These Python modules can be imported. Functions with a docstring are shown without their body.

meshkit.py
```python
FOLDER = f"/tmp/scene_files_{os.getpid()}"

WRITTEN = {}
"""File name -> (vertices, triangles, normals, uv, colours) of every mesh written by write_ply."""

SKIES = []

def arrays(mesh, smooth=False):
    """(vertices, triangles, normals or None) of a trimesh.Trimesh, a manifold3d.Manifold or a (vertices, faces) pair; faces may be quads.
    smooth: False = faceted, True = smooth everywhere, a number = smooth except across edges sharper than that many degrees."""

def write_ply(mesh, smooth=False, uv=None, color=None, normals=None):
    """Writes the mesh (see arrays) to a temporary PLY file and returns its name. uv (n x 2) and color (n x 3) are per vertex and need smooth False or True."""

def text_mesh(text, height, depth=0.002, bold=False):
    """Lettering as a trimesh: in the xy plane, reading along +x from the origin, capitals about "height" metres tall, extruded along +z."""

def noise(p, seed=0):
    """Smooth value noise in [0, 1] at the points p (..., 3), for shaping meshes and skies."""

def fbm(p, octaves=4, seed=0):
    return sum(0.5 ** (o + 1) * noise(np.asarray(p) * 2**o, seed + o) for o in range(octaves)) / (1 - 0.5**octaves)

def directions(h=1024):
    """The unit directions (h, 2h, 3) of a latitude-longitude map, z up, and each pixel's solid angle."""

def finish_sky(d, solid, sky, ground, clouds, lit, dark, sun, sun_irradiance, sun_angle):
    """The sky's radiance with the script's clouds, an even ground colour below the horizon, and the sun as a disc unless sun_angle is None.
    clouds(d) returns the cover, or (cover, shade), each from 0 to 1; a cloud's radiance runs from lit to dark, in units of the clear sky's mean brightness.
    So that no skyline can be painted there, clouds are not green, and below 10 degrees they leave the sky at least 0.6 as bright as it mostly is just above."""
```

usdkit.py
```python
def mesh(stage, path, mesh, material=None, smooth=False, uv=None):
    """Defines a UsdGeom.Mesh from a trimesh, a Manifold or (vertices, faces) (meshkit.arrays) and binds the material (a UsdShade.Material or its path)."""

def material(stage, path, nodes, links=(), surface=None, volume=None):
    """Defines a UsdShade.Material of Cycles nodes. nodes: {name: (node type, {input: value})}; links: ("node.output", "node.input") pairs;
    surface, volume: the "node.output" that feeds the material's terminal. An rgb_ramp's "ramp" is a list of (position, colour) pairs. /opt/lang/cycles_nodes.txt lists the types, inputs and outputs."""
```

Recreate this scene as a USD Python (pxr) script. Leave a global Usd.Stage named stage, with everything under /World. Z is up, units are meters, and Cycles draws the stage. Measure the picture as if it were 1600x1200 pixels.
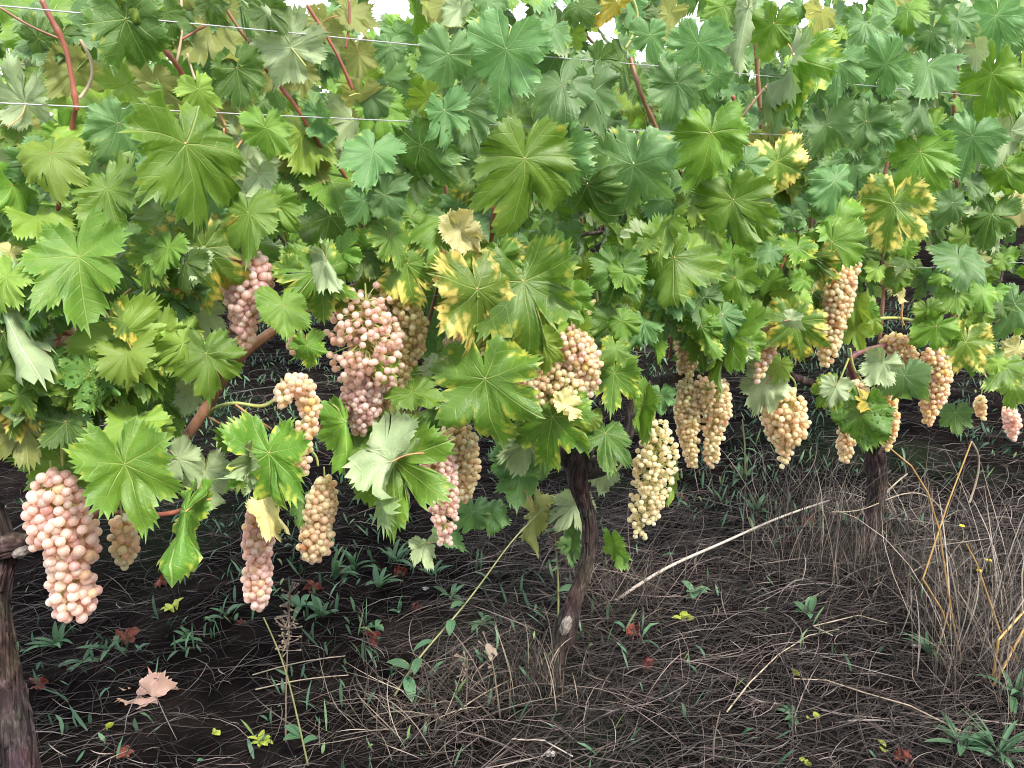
import math, random
import numpy as np
import trimesh
import usdkit, meshkit
from scipy.interpolate import CubicSpline, PchipInterpolator
from pxr import Usd, UsdGeom, UsdLux, UsdShade, Gf, Sdf, Vt

random.seed(7)
R = np.random.default_rng(7)
stage = Usd.Stage.CreateInMemory()
UsdGeom.SetStageUpAxis(stage, 'Z')
world = UsdGeom.Xform.Define(stage, '/World')
stage.SetDefaultPrim(world.GetPrim())
UsdGeom.Scope.Define(stage, '/World/Looks')

# ---------------------------------------------------------------- camera, sky, sun, exposure
CAM_H, PITCH, FPX = 1.12, math.radians(16.8), 1256.0      # metres, downward tilt, focal length in pixels of a 1600 px wide picture
EXPOSURE = 2.4
SKY_STRENGTH = 0.07
SUN_EL, SUN_AZ, SUN_I, SUN_ANGLE = math.radians(52), math.radians(140), 0.40, 10.0
cam = UsdGeom.Camera.Define(stage, '/World/camera')
cam.CreateHorizontalApertureAttr(36.0)
cam.CreateVerticalApertureAttr(27.0)
cam.CreateFocalLengthAttr(FPX / 1600 * 36.0)
cam.CreateClippingRangeAttr((0.05, 2000.0))
cam.CreateExposureAttr(EXPOSURE)
cam.AddTranslateOp().Set((0, 0, CAM_H))
cam.AddRotateXOp().Set(90 - math.degrees(PITCH))

LK = '/World/Looks/'
usdkit.material(stage, LK + 'sky_look', {
    'sky': ('sky_texture', {'sky_type': 'single_scattering', 'sun_disc': False, 'sun_elevation': SUN_EL, 'sun_rotation': SUN_AZ, 'aerosol_density': 1.5}),
    'tc': ('texture_coordinate', {}),
    'map': ('mapping', {'scale': (1.0, 1.0, 2.6)}),
    'cl': ('noise_texture', {'scale': 2.2, 'detail': 5.0, 'roughness': 0.55}),
    'cov': ('map_range', {'from_min': 0.22, 'from_max': 0.62, 'to_min': 0.35, 'to_max': 0.95, 'clamp': True}),
    'mx': ('mix_color', {'b': (9.0, 9.2, 9.6), 'use_clamp': False}),
    'bg': ('background_shader', {'strength': SKY_STRENGTH})},
    [('tc.generated', 'map.vector'), ('map.vector', 'cl.vector'), ('cl.fac', 'cov.value'), ('cov.result', 'mx.fac'), ('sky.color', 'mx.a'), ('mx.result', 'bg.color')],
    surface='bg.background')
dome = UsdLux.DomeLight.Define(stage, '/World/sky')
UsdShade.MaterialBindingAPI.Apply(dome.GetPrim()).Bind(UsdShade.Material.Get(stage, LK + 'sky_look'))
dome.GetPrim().SetCustomDataByKey('kind', 'structure')
sun = UsdLux.DistantLight.Define(stage, '/World/sun')
sun.CreateIntensityAttr(SUN_I); sun.CreateAngleAttr(SUN_ANGLE); sun.CreateColorAttr((1.0, 0.93, 0.82)); sun.CreateNormalizeAttr(True)
sun.AddRotateZOp().Set(-math.degrees(SUN_AZ)); sun.AddRotateXOp().Set(math.degrees(SUN_EL) - 90)

# ---------------------------------------------------------------- layout: the row of vines and pixels -> points
CAM = np.array([0, 0, CAM_H])
RT, UP, FW = np.array([1., 0, 0]), np.array([0, math.sin(PITCH), math.cos(PITCH)]), np.array([0, math.cos(PITCH), -math.sin(PITCH)])
SLOPE, Y0 = 0.613, 1.5
ROW = np.array([1, SLOPE, 0]) / math.hypot(1, SLOPE)           # along the row
NRM = np.array([-SLOPE, 1, 0]) / math.hypot(1, SLOPE)          # away from the camera

def ray(px, py):
    return RT * ((px - 800) / FPX) + UP * ((600 - py) / FPX) + FW
def at(px, py, off=0.0):
    """Point of the vertical plane that lies off metres in front of the row."""
    r = ray(px, py)
    return CAM + r * ((Y0 * NRM[1] - off) / (r @ NRM))
def on_ground(px, py, z=0.0):
    r = ray(px, py)
    return CAM + r * ((z - CAM_H) / r[2])
def off_of(p):
    return Y0 * NRM[1] - np.asarray(p) @ NRM
def pix(p):
    d = np.asarray(p, float) - CAM
    z = d @ FW
    return 800 + FPX * (d @ RT) / z, 600 - FPX * (d @ UP) / z, z
def depth(p): return (np.asarray(p) - CAM) @ FW
def along(p): return (np.asarray(p, float) - [0, Y0, 0]) @ ROW
def row_point(s, z, off=0.0): return np.array([0, Y0, 0]) + ROW * s - NRM * off + np.array([0, 0, z])
def unit(v): return np.asarray(v, float) / max(np.linalg.norm(v), 1e-9)

# ---------------------------------------------------------------- prims
used = {}
def fresh(parent, name):
    k = (parent, name); n = used.get(k, 0); used[k] = n + 1
    return f'{parent}/{name}' if n == 0 else f'{parent}/{name}_{n:03d}'
def put(prim, **kw):
    for k, v in kw.items():
        if v: prim.SetCustomDataByKey(k, v)
def thing(name, label, category, loc=(0, 0, 0), group=None):
    x = UsdGeom.Xform.Define(stage, fresh('/World', name))
    x.AddTranslateOp().Set(Gf.Vec3d(*map(float, loc)))
    put(x.GetPrim(), label=label, category=category, group=group)
    return x
T_ = Sdf.ValueTypeNames
def vt3(a): return Vt.Vec3fArray.FromNumpy(np.ascontiguousarray(a, np.float32))
def vti(a): return Vt.IntArray.FromNumpy(np.ascontiguousarray(a, np.int32).ravel())
def raw_mesh(path, v, f, mat, n=None, st=None, edge=None):
    m = UsdGeom.Mesh.Define(stage, path)
    m.CreatePointsAttr(v if isinstance(v, Vt.Vec3fArray) else vt3(v))
    f = np.asarray(f)
    m.CreateFaceVertexCountsAttr(vti(np.full(len(f), f.shape[1])))
    m.CreateFaceVertexIndicesAttr(vti(f))
    m.CreateSubdivisionSchemeAttr('none')
    if n is not None:
        m.CreateNormalsAttr(n if isinstance(n, Vt.Vec3fArray) else vt3(n)); m.SetNormalsInterpolation('vertex')
    if st is not None:
        UsdGeom.PrimvarsAPI(m).CreatePrimvar('st', T_.TexCoord2fArray, 'faceVarying').Set(Vt.Vec2fArray.FromNumpy(np.ascontiguousarray(st, np.float32)))
    if edge is not None:
        UsdGeom.PrimvarsAPI(m).CreatePrimvar('edge', T_.FloatArray, 'vertex').Set(Vt.FloatArray.FromNumpy(np.ascontiguousarray(edge, np.float32)))
    UsdShade.MaterialBindingAPI.Apply(m.GetPrim()).Bind(M[mat])
    return m
def part(parent, name, v, f, mat, label=None, smooth=True, kind=None, base=(0, 0, 0)):
    p = str(parent.GetPath()) if not isinstance(parent, str) else parent
    v, f, n = meshkit.arrays((np.asarray(v) - base, f), smooth)
    m = raw_mesh(fresh(p, name), v, f, mat, n)
    put(m.GetPrim(), label=label, kind=kind)
    return m

# ---------------------------------------------------------------- materials
M = {}
def look(name, nodes, links, surface):
    M[name] = usdkit.material(stage, LK + name, nodes, links, surface=surface)

def leaf_look(name, base, alt, under, yellow=None, amount=0.0, margin=None, trans=0.36, tcol=None, gall=0.0, rough=0.39, bump=0.6, vein=None, blotch=0.0):
    """amount: 0 no yellowing, 1 yellow everywhere but along the veins."""
    vein = vein or (0.34, 0.42, 0.13)
    yellow = yellow or (0.42, 0.42, 0.05)
    tcol = tcol or tuple(min(1, c * k) for c, k in zip(base, (2.6, 2.1, 1.0)))
    margin = margin or yellow
    N = {
        'st': ('attribute', {'attribute': 'st'}), 'ed': ('attribute', {'attribute': 'edge'}), 'xyz': ('separate_xyz', {}),
        'geo': ('geometry', {}),
        'main': ('map_range', {'range_type': 'linear', 'from_min': 0.004, 'from_max': 0.012, 'to_min': 1.0, 'to_max': 0.0, 'clamp': True}),
        'slope': ('math', {'math_type': 'multiply', 'value2': -0.85}), 'sum': ('math', {'math_type': 'add'}),
        'freq': ('math', {'math_type': 'multiply', 'value2': 5.5}), 'pp': ('math', {'math_type': 'pingpong', 'value2': 0.5}),
        'sec': ('map_range', {'from_min': 0.02, 'from_max': 0.075, 'to_min': 0.36, 'to_max': 0.0, 'clamp': True}),
        'vein': ('math', {'math_type': 'maximum'}),
        'noi': ('noise_texture', {'scale': 24.0, 'detail': 3.0}), 'noi2': ('noise_texture', {'scale': 75.0, 'detail': 4.0, 'roughness': .6}),
        'vor': ('voronoi_texture', {'feature': 'distance_to_edge', 'scale': 30.0, 'randomness': 1.0}),
        'net': ('map_range', {'from_min': 0.0, 'from_max': 0.16, 'to_min': 0.16, 'to_max': 0.0, 'clamp': True}), 'v2': ('math', {'math_type': 'maximum'}),
        'nr': ('map_range', {'from_min': 0.3, 'from_max': 0.7, 'clamp': True}),
        'c0': ('mix_color', {'a': base, 'b': alt}), 'oi': ('object_info', {}), 'ov': ('map_range', {'to_min': .72, 'to_max': 1.22}), 'oh': ('map_range', {'to_min': .488, 'to_max': .506}), 'hs': ('hsv', {}),
        # yellowing
        'prox': ('map_range', {'from_min': 0.0, 'from_max': 0.13, 'to_min': 0.55, 'to_max': 0.0, 'clamp': True}),
        'sprox': ('map_range', {'from_min': 0.0, 'from_max': 0.4, 'to_min': 0.36, 'to_max': 0.0, 'clamp': True}),
        'p1': ('math', {'math_type': 'add'}), 'p2': ('math', {'math_type': 'subtract'}),
        'ns': ('math', {'math_type': 'add'}), 'nz': ('map_range', {'from_min': 0.7, 'from_max': 1.3, 'to_min': -0.36, 'to_max': 0.36}), 'p3': ('math', {'math_type': 'add'}),
        'ym': ('map_range', {'range_type': 'smoothstep', 'from_min': .86 - 0.75 * amount, 'from_max': 1.5 - 0.75 * amount, 'clamp': True}),
        'c1': ('mix_color', {'b': yellow}),
        'mm': ('map_range', {'range_type': 'smoothstep', 'from_min': 1.05, 'from_max': 1.3, 'to_max': 1.0 if margin != yellow else 0.0, 'clamp': True}), 'c2': ('mix_color', {'b': margin}),
        'rim': ('map_range', {'from_min': 0.94, 'from_max': 1.0, 'to_min': 0.0, 'to_max': 0.6, 'clamp': True}), 'c3': ('mix_color', {'b': tuple(min(1, c * 1.7 + 0.08) for c in base)}),
        'vf': ('math', {'math_type': 'multiply', 'value2': 0.62}), 'c4': ('mix_color', {'b': vein}),
        'unc': ('mix_color', {'b': tuple(c * 0.7 for c in under), 'a': under}), 'uv2': ('mix_color', {'b': tuple(min(1, c * 1.35 + .03) for c in under)}),
        'side': ('mix_color', {}),
        'h1': ('math', {'math_type': 'multiply_add', 'value2': -1.2, 'value3': 1.0}), 'h2': ('math', {'math_type': 'add'}),
        'bump': ('bump', {'strength': bump, 'distance': 0.0016}),
        'bsdf': ('principled_bsdf', {'roughness': rough, 'specular_ior_level': 0.38}),
        'tl': ('translucent_bsdf', {}), 'tmix': ('mix_color', {'a': tcol, 'fac': 0.5, 'b': (1, 1, 1)}), 'out': ('mix_closure', {'fac': trans}),
    }
    L = [('st.vector', 'xyz.vector'), ('xyz.y', 'main.value'), ('xyz.y', 'slope.value1'), ('xyz.x', 'sum.value1'), ('slope.value', 'sum.value2'),
         ('sum.value', 'freq.value1'), ('freq.value', 'pp.value1'), ('pp.value', 'sec.value'), ('main.result', 'vein.value1'), ('sec.result', 'vein.value2'),
         ('geo.position', 'noi.vector'), ('geo.position', 'noi2.vector'),
         ('noi.fac', 'nr.value'), ('nr.result', 'c0.fac'),
         ('xyz.y', 'prox.value'), ('pp.value', 'sprox.value'), ('prox.result', 'p1.value1'), ('sprox.result', 'p1.value2'),
         ('ed.fac', 'p2.value1'), ('p1.value', 'p2.value2'), ('noi2.fac', 'ns.value1'), ('noi.fac', 'ns.value2'), ('ns.value', 'nz.value'), ('nz.result', 'p3.value1'), ('p2.value', 'p3.value2'),
         ('p3.value', 'ym.value'), ('ym.result', 'c1.fac'), ('c0.result', 'c1.a'), ('p3.value', 'mm.value'), ('mm.result', 'c2.fac'), ('c1.result', 'c2.a'),
         ('ed.fac', 'rim.value'), ('rim.result', 'c3.fac'), ('c2.result', 'c3.a'),
         ('st.vector', 'vor.vector'), ('vor.distance', 'net.value'), ('vein.value', 'v2.value1'), ('net.result', 'v2.value2'), ('v2.value', 'vf.value1'), ('vf.value', 'c4.fac'), ('c3.result', 'c4.a'),
         ('nr.result', 'unc.fac'), ('unc.result', 'uv2.a'), ('vf.value', 'uv2.fac'),
         ('oi.random', 'ov.value'), ('oi.random', 'oh.value'), ('ov.result', 'hs.value'), ('oh.result', 'hs.hue'), ('c4.result', 'hs.color'), ('geo.backfacing', 'side.fac'), ('hs.color', 'side.a'), ('uv2.result', 'side.b'),
         ('v2.value', 'h1.value1'), ('h1.value', 'h2.value1'), ('noi2.fac', 'h2.value2'), ('h2.value', 'bump.height'),
         ('bump.normal', 'bsdf.normal'), ('side.result', 'bsdf.base_color'), ('side.result', 'tmix.b'), ('tmix.result', 'tl.color'), ('bsdf.BSDF', 'out.closure1'), ('tl.BSDF', 'out.closure2')]
    if gall:
        N['gv'] = ('voronoi_texture', {'feature': 'f1', 'scale': 11.0}); N['gm'] = ('map_range', {'from_min': 0.12, 'from_max': 0.42, 'to_min': 9.0 * gall, 'to_max': 0.0, 'clamp': True}); N['h3'] = ('math', {'math_type': 'add'})
        L = [x for x in L if x[1] != 'bump.height'] + [('st.vector', 'gv.vector'), ('gv.distance', 'gm.value'), ('gm.result', 'h3.value1'), ('h2.value', 'h3.value2'), ('h3.value', 'bump.height')]
    if amount > .6:                                                    # scorched brown spots towards the margin
        N['sn'] = ('noise_texture', {'scale': 55.0, 'detail': 2.0}); N['sa'] = ('math', {'math_type': 'multiply_add', 'value2': .42})
        N['sm'] = ('map_range', {'range_type': 'smoothstep', 'from_min': .98, 'from_max': 1.07, 'to_max': .85, 'clamp': True}); N['sc'] = ('mix_color', {'b': (.20, .085, .035)})
        L = [x for x in L if x != ('c4.result', 'hs.color')] + [('geo.position', 'sn.vector'), ('ed.fac', 'sa.value1'), ('sn.fac', 'sa.value3'), ('sa.value', 'sm.value'), ('sm.result', 'sc.fac'), ('c4.result', 'sc.a'), ('sc.result', 'hs.color')]
    look(name, N, L, 'out.closure')

UND = (0.20, 0.27, 0.12)
leaf_look('leaf_green', (.068, .168, .017), (.130, .255, .028), UND, amount=0.02)
leaf_look('leaf_blue_green', (.066, .160, .046), (.108, .220, .070), (.19, .27, .15), amount=0.0, vein=(.27, .38, .17), rough=.40)
leaf_look('leaf_dark', (.042, .105, .016), (.065, .145, .026), (.15, .21, .09), amount=0.0)
leaf_look('leaf_lime', (.135, .235, .026), (.18, .29, .04), (.28, .36, .12), amount=0.05, trans=.34)
leaf_look('leaf_pale', (.13, .20, .08), (.17, .25, .10), (.32, .41, .22), amount=0.0, trans=.3)
leaf_look('leaf_olive', (.12, .18, .04), (.16, .22, .05), (.25, .28, .085), amount=0.0, trans=.45, tcol=(.5, .5, .12))
leaf_look('leaf_edged', (.060, .155, .016), (.10, .22, .022), UND, yellow=(.46, .48, .07), amount=0.42)
leaf_look('leaf_yellowing', (.060, .135, .014), (.10, .19, .02), UND, yellow=(.62, .50, .08), amount=0.72, margin=(.62, .30, .05))
leaf_look('leaf_autumn', (.075, .155, .018), (.13, .22, .026), (.5, .45, .16), yellow=(.74, .62, .16), amount=0.9, margin=(.62, .24, .07))
leaf_look('leaf_red', (.32, .30, .05), (.4, .36, .06), (.5, .42, .16), yellow=(.62, .45, .08), amount=.9, margin=(.55, .06, .04))
leaf_look('leaf_cream', (.40, .39, .17), (.50, .46, .22), (.48, .47, .25), amount=0.3, yellow=(.55, .46, .2), margin=(.42, .24, .12), vein=(.5, .46, .22), trans=.3)
leaf_look('leaf_galled', (.052, .14, .018), (.08, .185, .026), UND, amount=0.0, gall=1.0, bump=.9)
leaf_look('leaf_fallen_red', (.095, .020, .013), (.15, .035, .02), (.22, .07, .05), amount=0.1, yellow=(.12, .04, .025), vein=(.12, .04, .025), trans=.05, rough=.6)
leaf_look('leaf_fallen_pale', (.50, .31, .24), (.58, .40, .32), (.52, .35, .28), amount=0.1, yellow=(.5, .3, .2), vein=(.55, .38, .25), trans=.12, rough=.6)
leaf_look('leaf_weed', (.028, .085, .036), (.05, .12, .06), (.07, .13, .08), amount=0, vein=(.12, .22, .1), rough=.45, trans=.2)
leaf_look('leaf_weed_yellow', (.20, .27, .025), (.28, .33, .04), (.25, .3, .06), amount=.2, vein=(.4, .45, .1), trans=.25)

def simple(name, a, b, scale=30.0, rough=.55, stretch=None, bump=0.3, dist=.002, trans=0.0, detail=4.0):
    N = {'geo': ('texture_coordinate', {}), 'map': ('mapping', {'scale': stretch or (1, 1, 1)}), 'n': ('noise_texture', {'scale': scale, 'detail': detail}),
         'r': ('map_range', {'from_min': .32, 'from_max': .68, 'clamp': True}), 'c': ('mix_color', {'a': a, 'b': b}), 'bm': ('bump', {'strength': bump, 'distance': dist}),
         'p': ('principled_bsdf', {'roughness': rough})}
    L = [('geo.object', 'map.vector'), ('map.vector', 'n.vector'), ('n.fac', 'r.value'), ('r.result', 'c.fac'), ('c.result', 'p.base_color'), ('n.fac', 'bm.height'), ('bm.normal', 'p.normal')]
    look(name, N, L, 'p.BSDF')
def islands(name, stops, rough=.7):
    look(name, {'g': ('geometry', {}), 'a': ('attribute', {'attribute': 'edge'}), 'r': ('rgb_ramp', {'ramp': stops, 'interpolate': True}), 'n': ('noise_texture', {'scale': 40.0}), 'm': ('mix_color', {'blend_type': 'multiply', 'fac': .15}), 'p': ('principled_bsdf', {'roughness': rough, 'specular_ior_level': .25})},
         [('a.fac', 'r.fac'), ('g.position', 'n.vector'), ('r.color', 'm.a'), ('n.color', 'm.b'), ('m.result', 'p.base_color')], 'p.BSDF')

simple('cane_red', (.15, .045, .032), (.29, .095, .06), 26, .42, (1, 1, .3))
simple('cane_brown', (.14, .065, .038), (.25, .13, .075), 60, .5, (1, 1, .3))
simple('cane_purple', (.13, .045, .055), (.2, .08, .08), 60, .45, (1, 1, .3))
simple('cane_pale', (.36, .27, .18), (.46, .36, .25), 60, .5, (1, 1, .3))
simple('stalk_green', (.22, .27, .07), (.34, .34, .12), 60, .45)
simple('stalk_pink', (.42, .17, .11), (.45, .30, .12), 45, .42)
simple('wire_steel', (.20, .20, .21), (.32, .33, .34), 200, .35, bump=.05)
simple('tie_blue', (.02, .10, .35), (.03, .14, .45), 200, .4, bump=.05)
simple('stick_pale', (.28, .24, .21), (.40, .35, .31), 80, .6, (1, 1, 1))
simple('straw_orange', (.34, .19, .055), (.42, .28, .11), 50, .55)
simple('straw_pale', (.22, .175, .125), (.33, .275, .21), 50, .55)
simple('weed_stem', (.14, .16, .06), (.22, .22, .10), 50, .55)
simple('weed_dry', (.10, .075, .055), (.17, .13, .10), 90, .75)
simple('weed_dark', (.020, .016, .016), (.045, .036, .034), 90, .8)
simple('flower_yellow', (.70, .45, .02), (.8, .55, .04), 90, .6)
simple('pebble', (.28, .26, .25), (.4, .38, .36), 60, .8)
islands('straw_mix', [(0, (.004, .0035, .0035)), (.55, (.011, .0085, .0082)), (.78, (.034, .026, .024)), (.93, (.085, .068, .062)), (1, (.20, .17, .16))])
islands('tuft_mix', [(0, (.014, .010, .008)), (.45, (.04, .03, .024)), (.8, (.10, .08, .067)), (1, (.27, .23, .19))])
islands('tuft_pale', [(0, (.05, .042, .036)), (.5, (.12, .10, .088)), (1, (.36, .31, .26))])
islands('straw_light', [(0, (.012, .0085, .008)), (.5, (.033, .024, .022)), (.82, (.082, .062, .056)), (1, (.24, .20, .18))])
islands('grass_mix', [(0, (.018, .05, .026)), (.5, (.038, .09, .048)), (.85, (.07, .14, .075)), (1, (.12, .17, .05))], .5)
# bark: long dark ridges
look('bark', {'tc': ('texture_coordinate', {}), 'map': ('mapping', {'scale': (1, 1, .22)}), 'n': ('noise_texture', {'scale': 95.0, 'detail': 6.0, 'roughness': .65, 'distortion': .6}),
              'n2': ('noise_texture', {'scale': 14.0, 'detail': 3.0}), 'r': ('rgb_ramp', {'ramp': [(0.32, (.010, .006, .006)), (.46, (.022, .0155, .0135)), (.60, (.058, .043, .038)), (.76, (.17, .14, .125))]}),
              'ov': ('mix_color', {'blend_type': 'overlay', 'fac': .55}), 'bm': ('bump', {'strength': .8, 'distance': .006}), 'p': ('principled_bsdf', {'roughness': .85, 'specular_ior_level': .25})},
     [('tc.object', 'map.vector'), ('map.vector', 'n.vector'), ('tc.object', 'n2.vector'), ('n.fac', 'r.fac'), ('r.color', 'ov.a'), ('n2.color', 'ov.b'), ('ov.result', 'p.base_color'), ('n.fac', 'bm.height'), ('bm.normal', 'p.normal')], 'p.BSDF')
look('soil', {'g': ('geometry', {}), 'n': ('noise_texture', {'scale': 6.0, 'detail': 8.0, 'roughness': .65}), 'n2': ('noise_texture', {'scale': 110.0, 'detail': 7.0, 'roughness': .75}), 'n3': ('noise_texture', {'scale': 1.1, 'detail': 4.0}),
              'r': ('rgb_ramp', {'ramp': [(.3, (.0035, .003, .0032)), (.5, (.0085, .0068, .0068)), (.72, (.020, .0155, .0145))]}), 'gm': ('map_range', {'from_min': .52, 'from_max': .66, 'to_max': .5, 'clamp': True}),
              'c': ('mix_color', {'b': (.014, .026, .012)}), 'c2': ('mix_color', {'blend_type': 'overlay', 'fac': .6}), 'bm': ('bump', {'strength': 1.0, 'distance': .012}), 'p': ('principled_bsdf', {'roughness': 1.0, 'specular_ior_level': .0})},
     [('g.position', 'n.vector'), ('g.position', 'n2.vector'), ('g.position', 'n3.vector'), ('n.fac', 'r.fac'), ('n3.fac', 'gm.value'), ('gm.result', 'c.fac'), ('r.color', 'c.a'), ('c.result', 'c2.a'), ('n2.color', 'c2.b'), ('c2.result', 'p.base_color'), ('n2.fac', 'bm.height'), ('bm.normal', 'p.normal')], 'p.BSDF')

BERRY = {'rose': [(.56, .27, .225), (.60, .31, .25), (.50, .22, .20)], 'pink': [(.74, .36, .31), (.74, .40, .32), (.70, .32, .28)], 'peach': [(.60, .35, .195), (.58, .38, .215), (.58, .30, .18)],
         'tan': [(.50, .345, .18), (.54, .39, .21), (.46, .29, .155)], 'ivory': [(.58, .455, .25), (.60, .49, .28), (.54, .40, .21)], 'greenish': [(.40, .34, .14), (.45, .37, .17), (.42, .31, .145)], 'gold': [(.58, .34, .105), (.56, .37, .14), (.52, .29, .095)],
         'amber': [(.50, .20, .05), (.55, .26, .07), (.45, .17, .05)]}
BERRY = {k: [tuple(min(.9, (x * .80) ** g) for x, g in zip(c, (1.0, 1.08, 1.12))) for c in cs] for k, cs in BERRY.items()}
for k, cs in BERRY.items():
    for i, c in enumerate(cs):
        look(f'grape_{k}_{i}', {'tc': ('texture_coordinate', {}), 'n': ('noise_texture', {'scale': 2.2, 'detail': 4.0}), 'r': ('map_range', {'from_min': .35, 'from_max': .65, 'clamp': True}),
             'c': ('mix_color', {'a': c, 'b': tuple(min(1, x * 1.12 + .03) for x in c)}), 'oi': ('object_info', {}), 'ov': ('map_range', {'to_min': .80, 'to_max': 1.10}), 'oh': ('map_range', {'to_min': .493, 'to_max': .506}), 'hs': ('hsv', {}), 'xyz': ('separate_xyz', {}), 'dot': ('map_range', {'from_min': .982, 'from_max': .992, 'to_max': .55, 'clamp': True}), 'c2': ('mix_color', {'b': (.16, .08, .05)}),
             'p': ('principled_bsdf', {'roughness': .5, 'specular_ior_level': .35, 'subsurface_weight': .85, 'subsurface_scale': .010, 'subsurface_radius': (1.0, .6, .4), 'sheen_weight': .15, 'sheen_roughness': .5})},
             [('tc.object', 'n.vector'), ('n.fac', 'r.value'), ('r.result', 'c.fac'), ('tc.object', 'xyz.vector'), ('xyz.z', 'dot.value'), ('oi.random', 'ov.value'), ('ov.result', 'hs.value'), ('oi.random', 'oh.value'), ('oh.result', 'hs.hue'), ('c.result', 'hs.color'), ('hs.color', 'c2.a'), ('dot.result', 'c2.fac'), ('c2.result', 'p.base_color')], 'p.BSDF')

# ---------------------------------------------------------------- shapes
def smooth_line(pts, n):
    pts = np.asarray(pts, float)
    if len(pts) < 3: return np.linspace(pts[0], pts[-1], n)
    d = np.r_[0, np.cumsum(np.linalg.norm(np.diff(pts[:, :3], axis=0), axis=1))]
    return CubicSpline(d / d[-1], pts, bc_type='natural')(np.linspace(0, 1, n))
def tube(p, r, sides=6, cap=True, wobble=None):
    """p (n,3), r scalar or (n,) or (n,sides)."""
    p = np.asarray(p, float); n = len(p)
    t = np.gradient(p, axis=0); t /= np.linalg.norm(t, axis=1, keepdims=True) + 1e-12
    a = unit(np.cross(t[0], [0.31, 0.2, 1.0] if abs(t[0][2]) < .9 else [1, .2, 0])); A = []
    for i in range(n):
        a = unit(a - t[i] * (a @ t[i])); A.append(a)
    A = np.array(A); B = np.cross(t, A)
    ang = np.arange(sides) * 2 * math.pi / sides
    r = np.broadcast_to(np.asarray(r, float).reshape(-1, 1) if np.ndim(r) == 1 else r, (n, sides))
    v = p[:, None] + r[:, :, None] * (np.cos(ang)[None, :, None] * A[:, None] + np.sin(ang)[None, :, None] * B[:, None])
    i, j = np.meshgrid(np.arange(n - 1), np.arange(sides), indexing='ij'); k = (j + 1) % sides
    f = np.stack([i * sides + j, i * sides + k, (i + 1) * sides + k, (i + 1) * sides + j], -1).reshape(-1, 4)
    f = np.vstack([f[:, [0, 1, 2]], f[:, [0, 2, 3]]]); v = v.reshape(-1, 3)
    if cap:
        c0 = len(v); v = np.vstack([v, p[0] - t[0] * r[0].mean() * .3, p[-1] + t[-1] * r[-1].mean() * .3])
        js = np.arange(sides); ks = (js + 1) % sides; e = (n - 1) * sides
        f = np.vstack([f, np.stack([np.full(sides, c0), ks, js], 1), np.stack([np.full(sides, c0 + 1), e + js, e + ks], 1)])
    return v, f
def join(ms):
    V, F, n = [], [], 0
    for v, f in ms:
        V.append(v); F.append(np.asarray(f) + n); n += len(v)
    return np.vstack(V), np.vstack(F)

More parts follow.
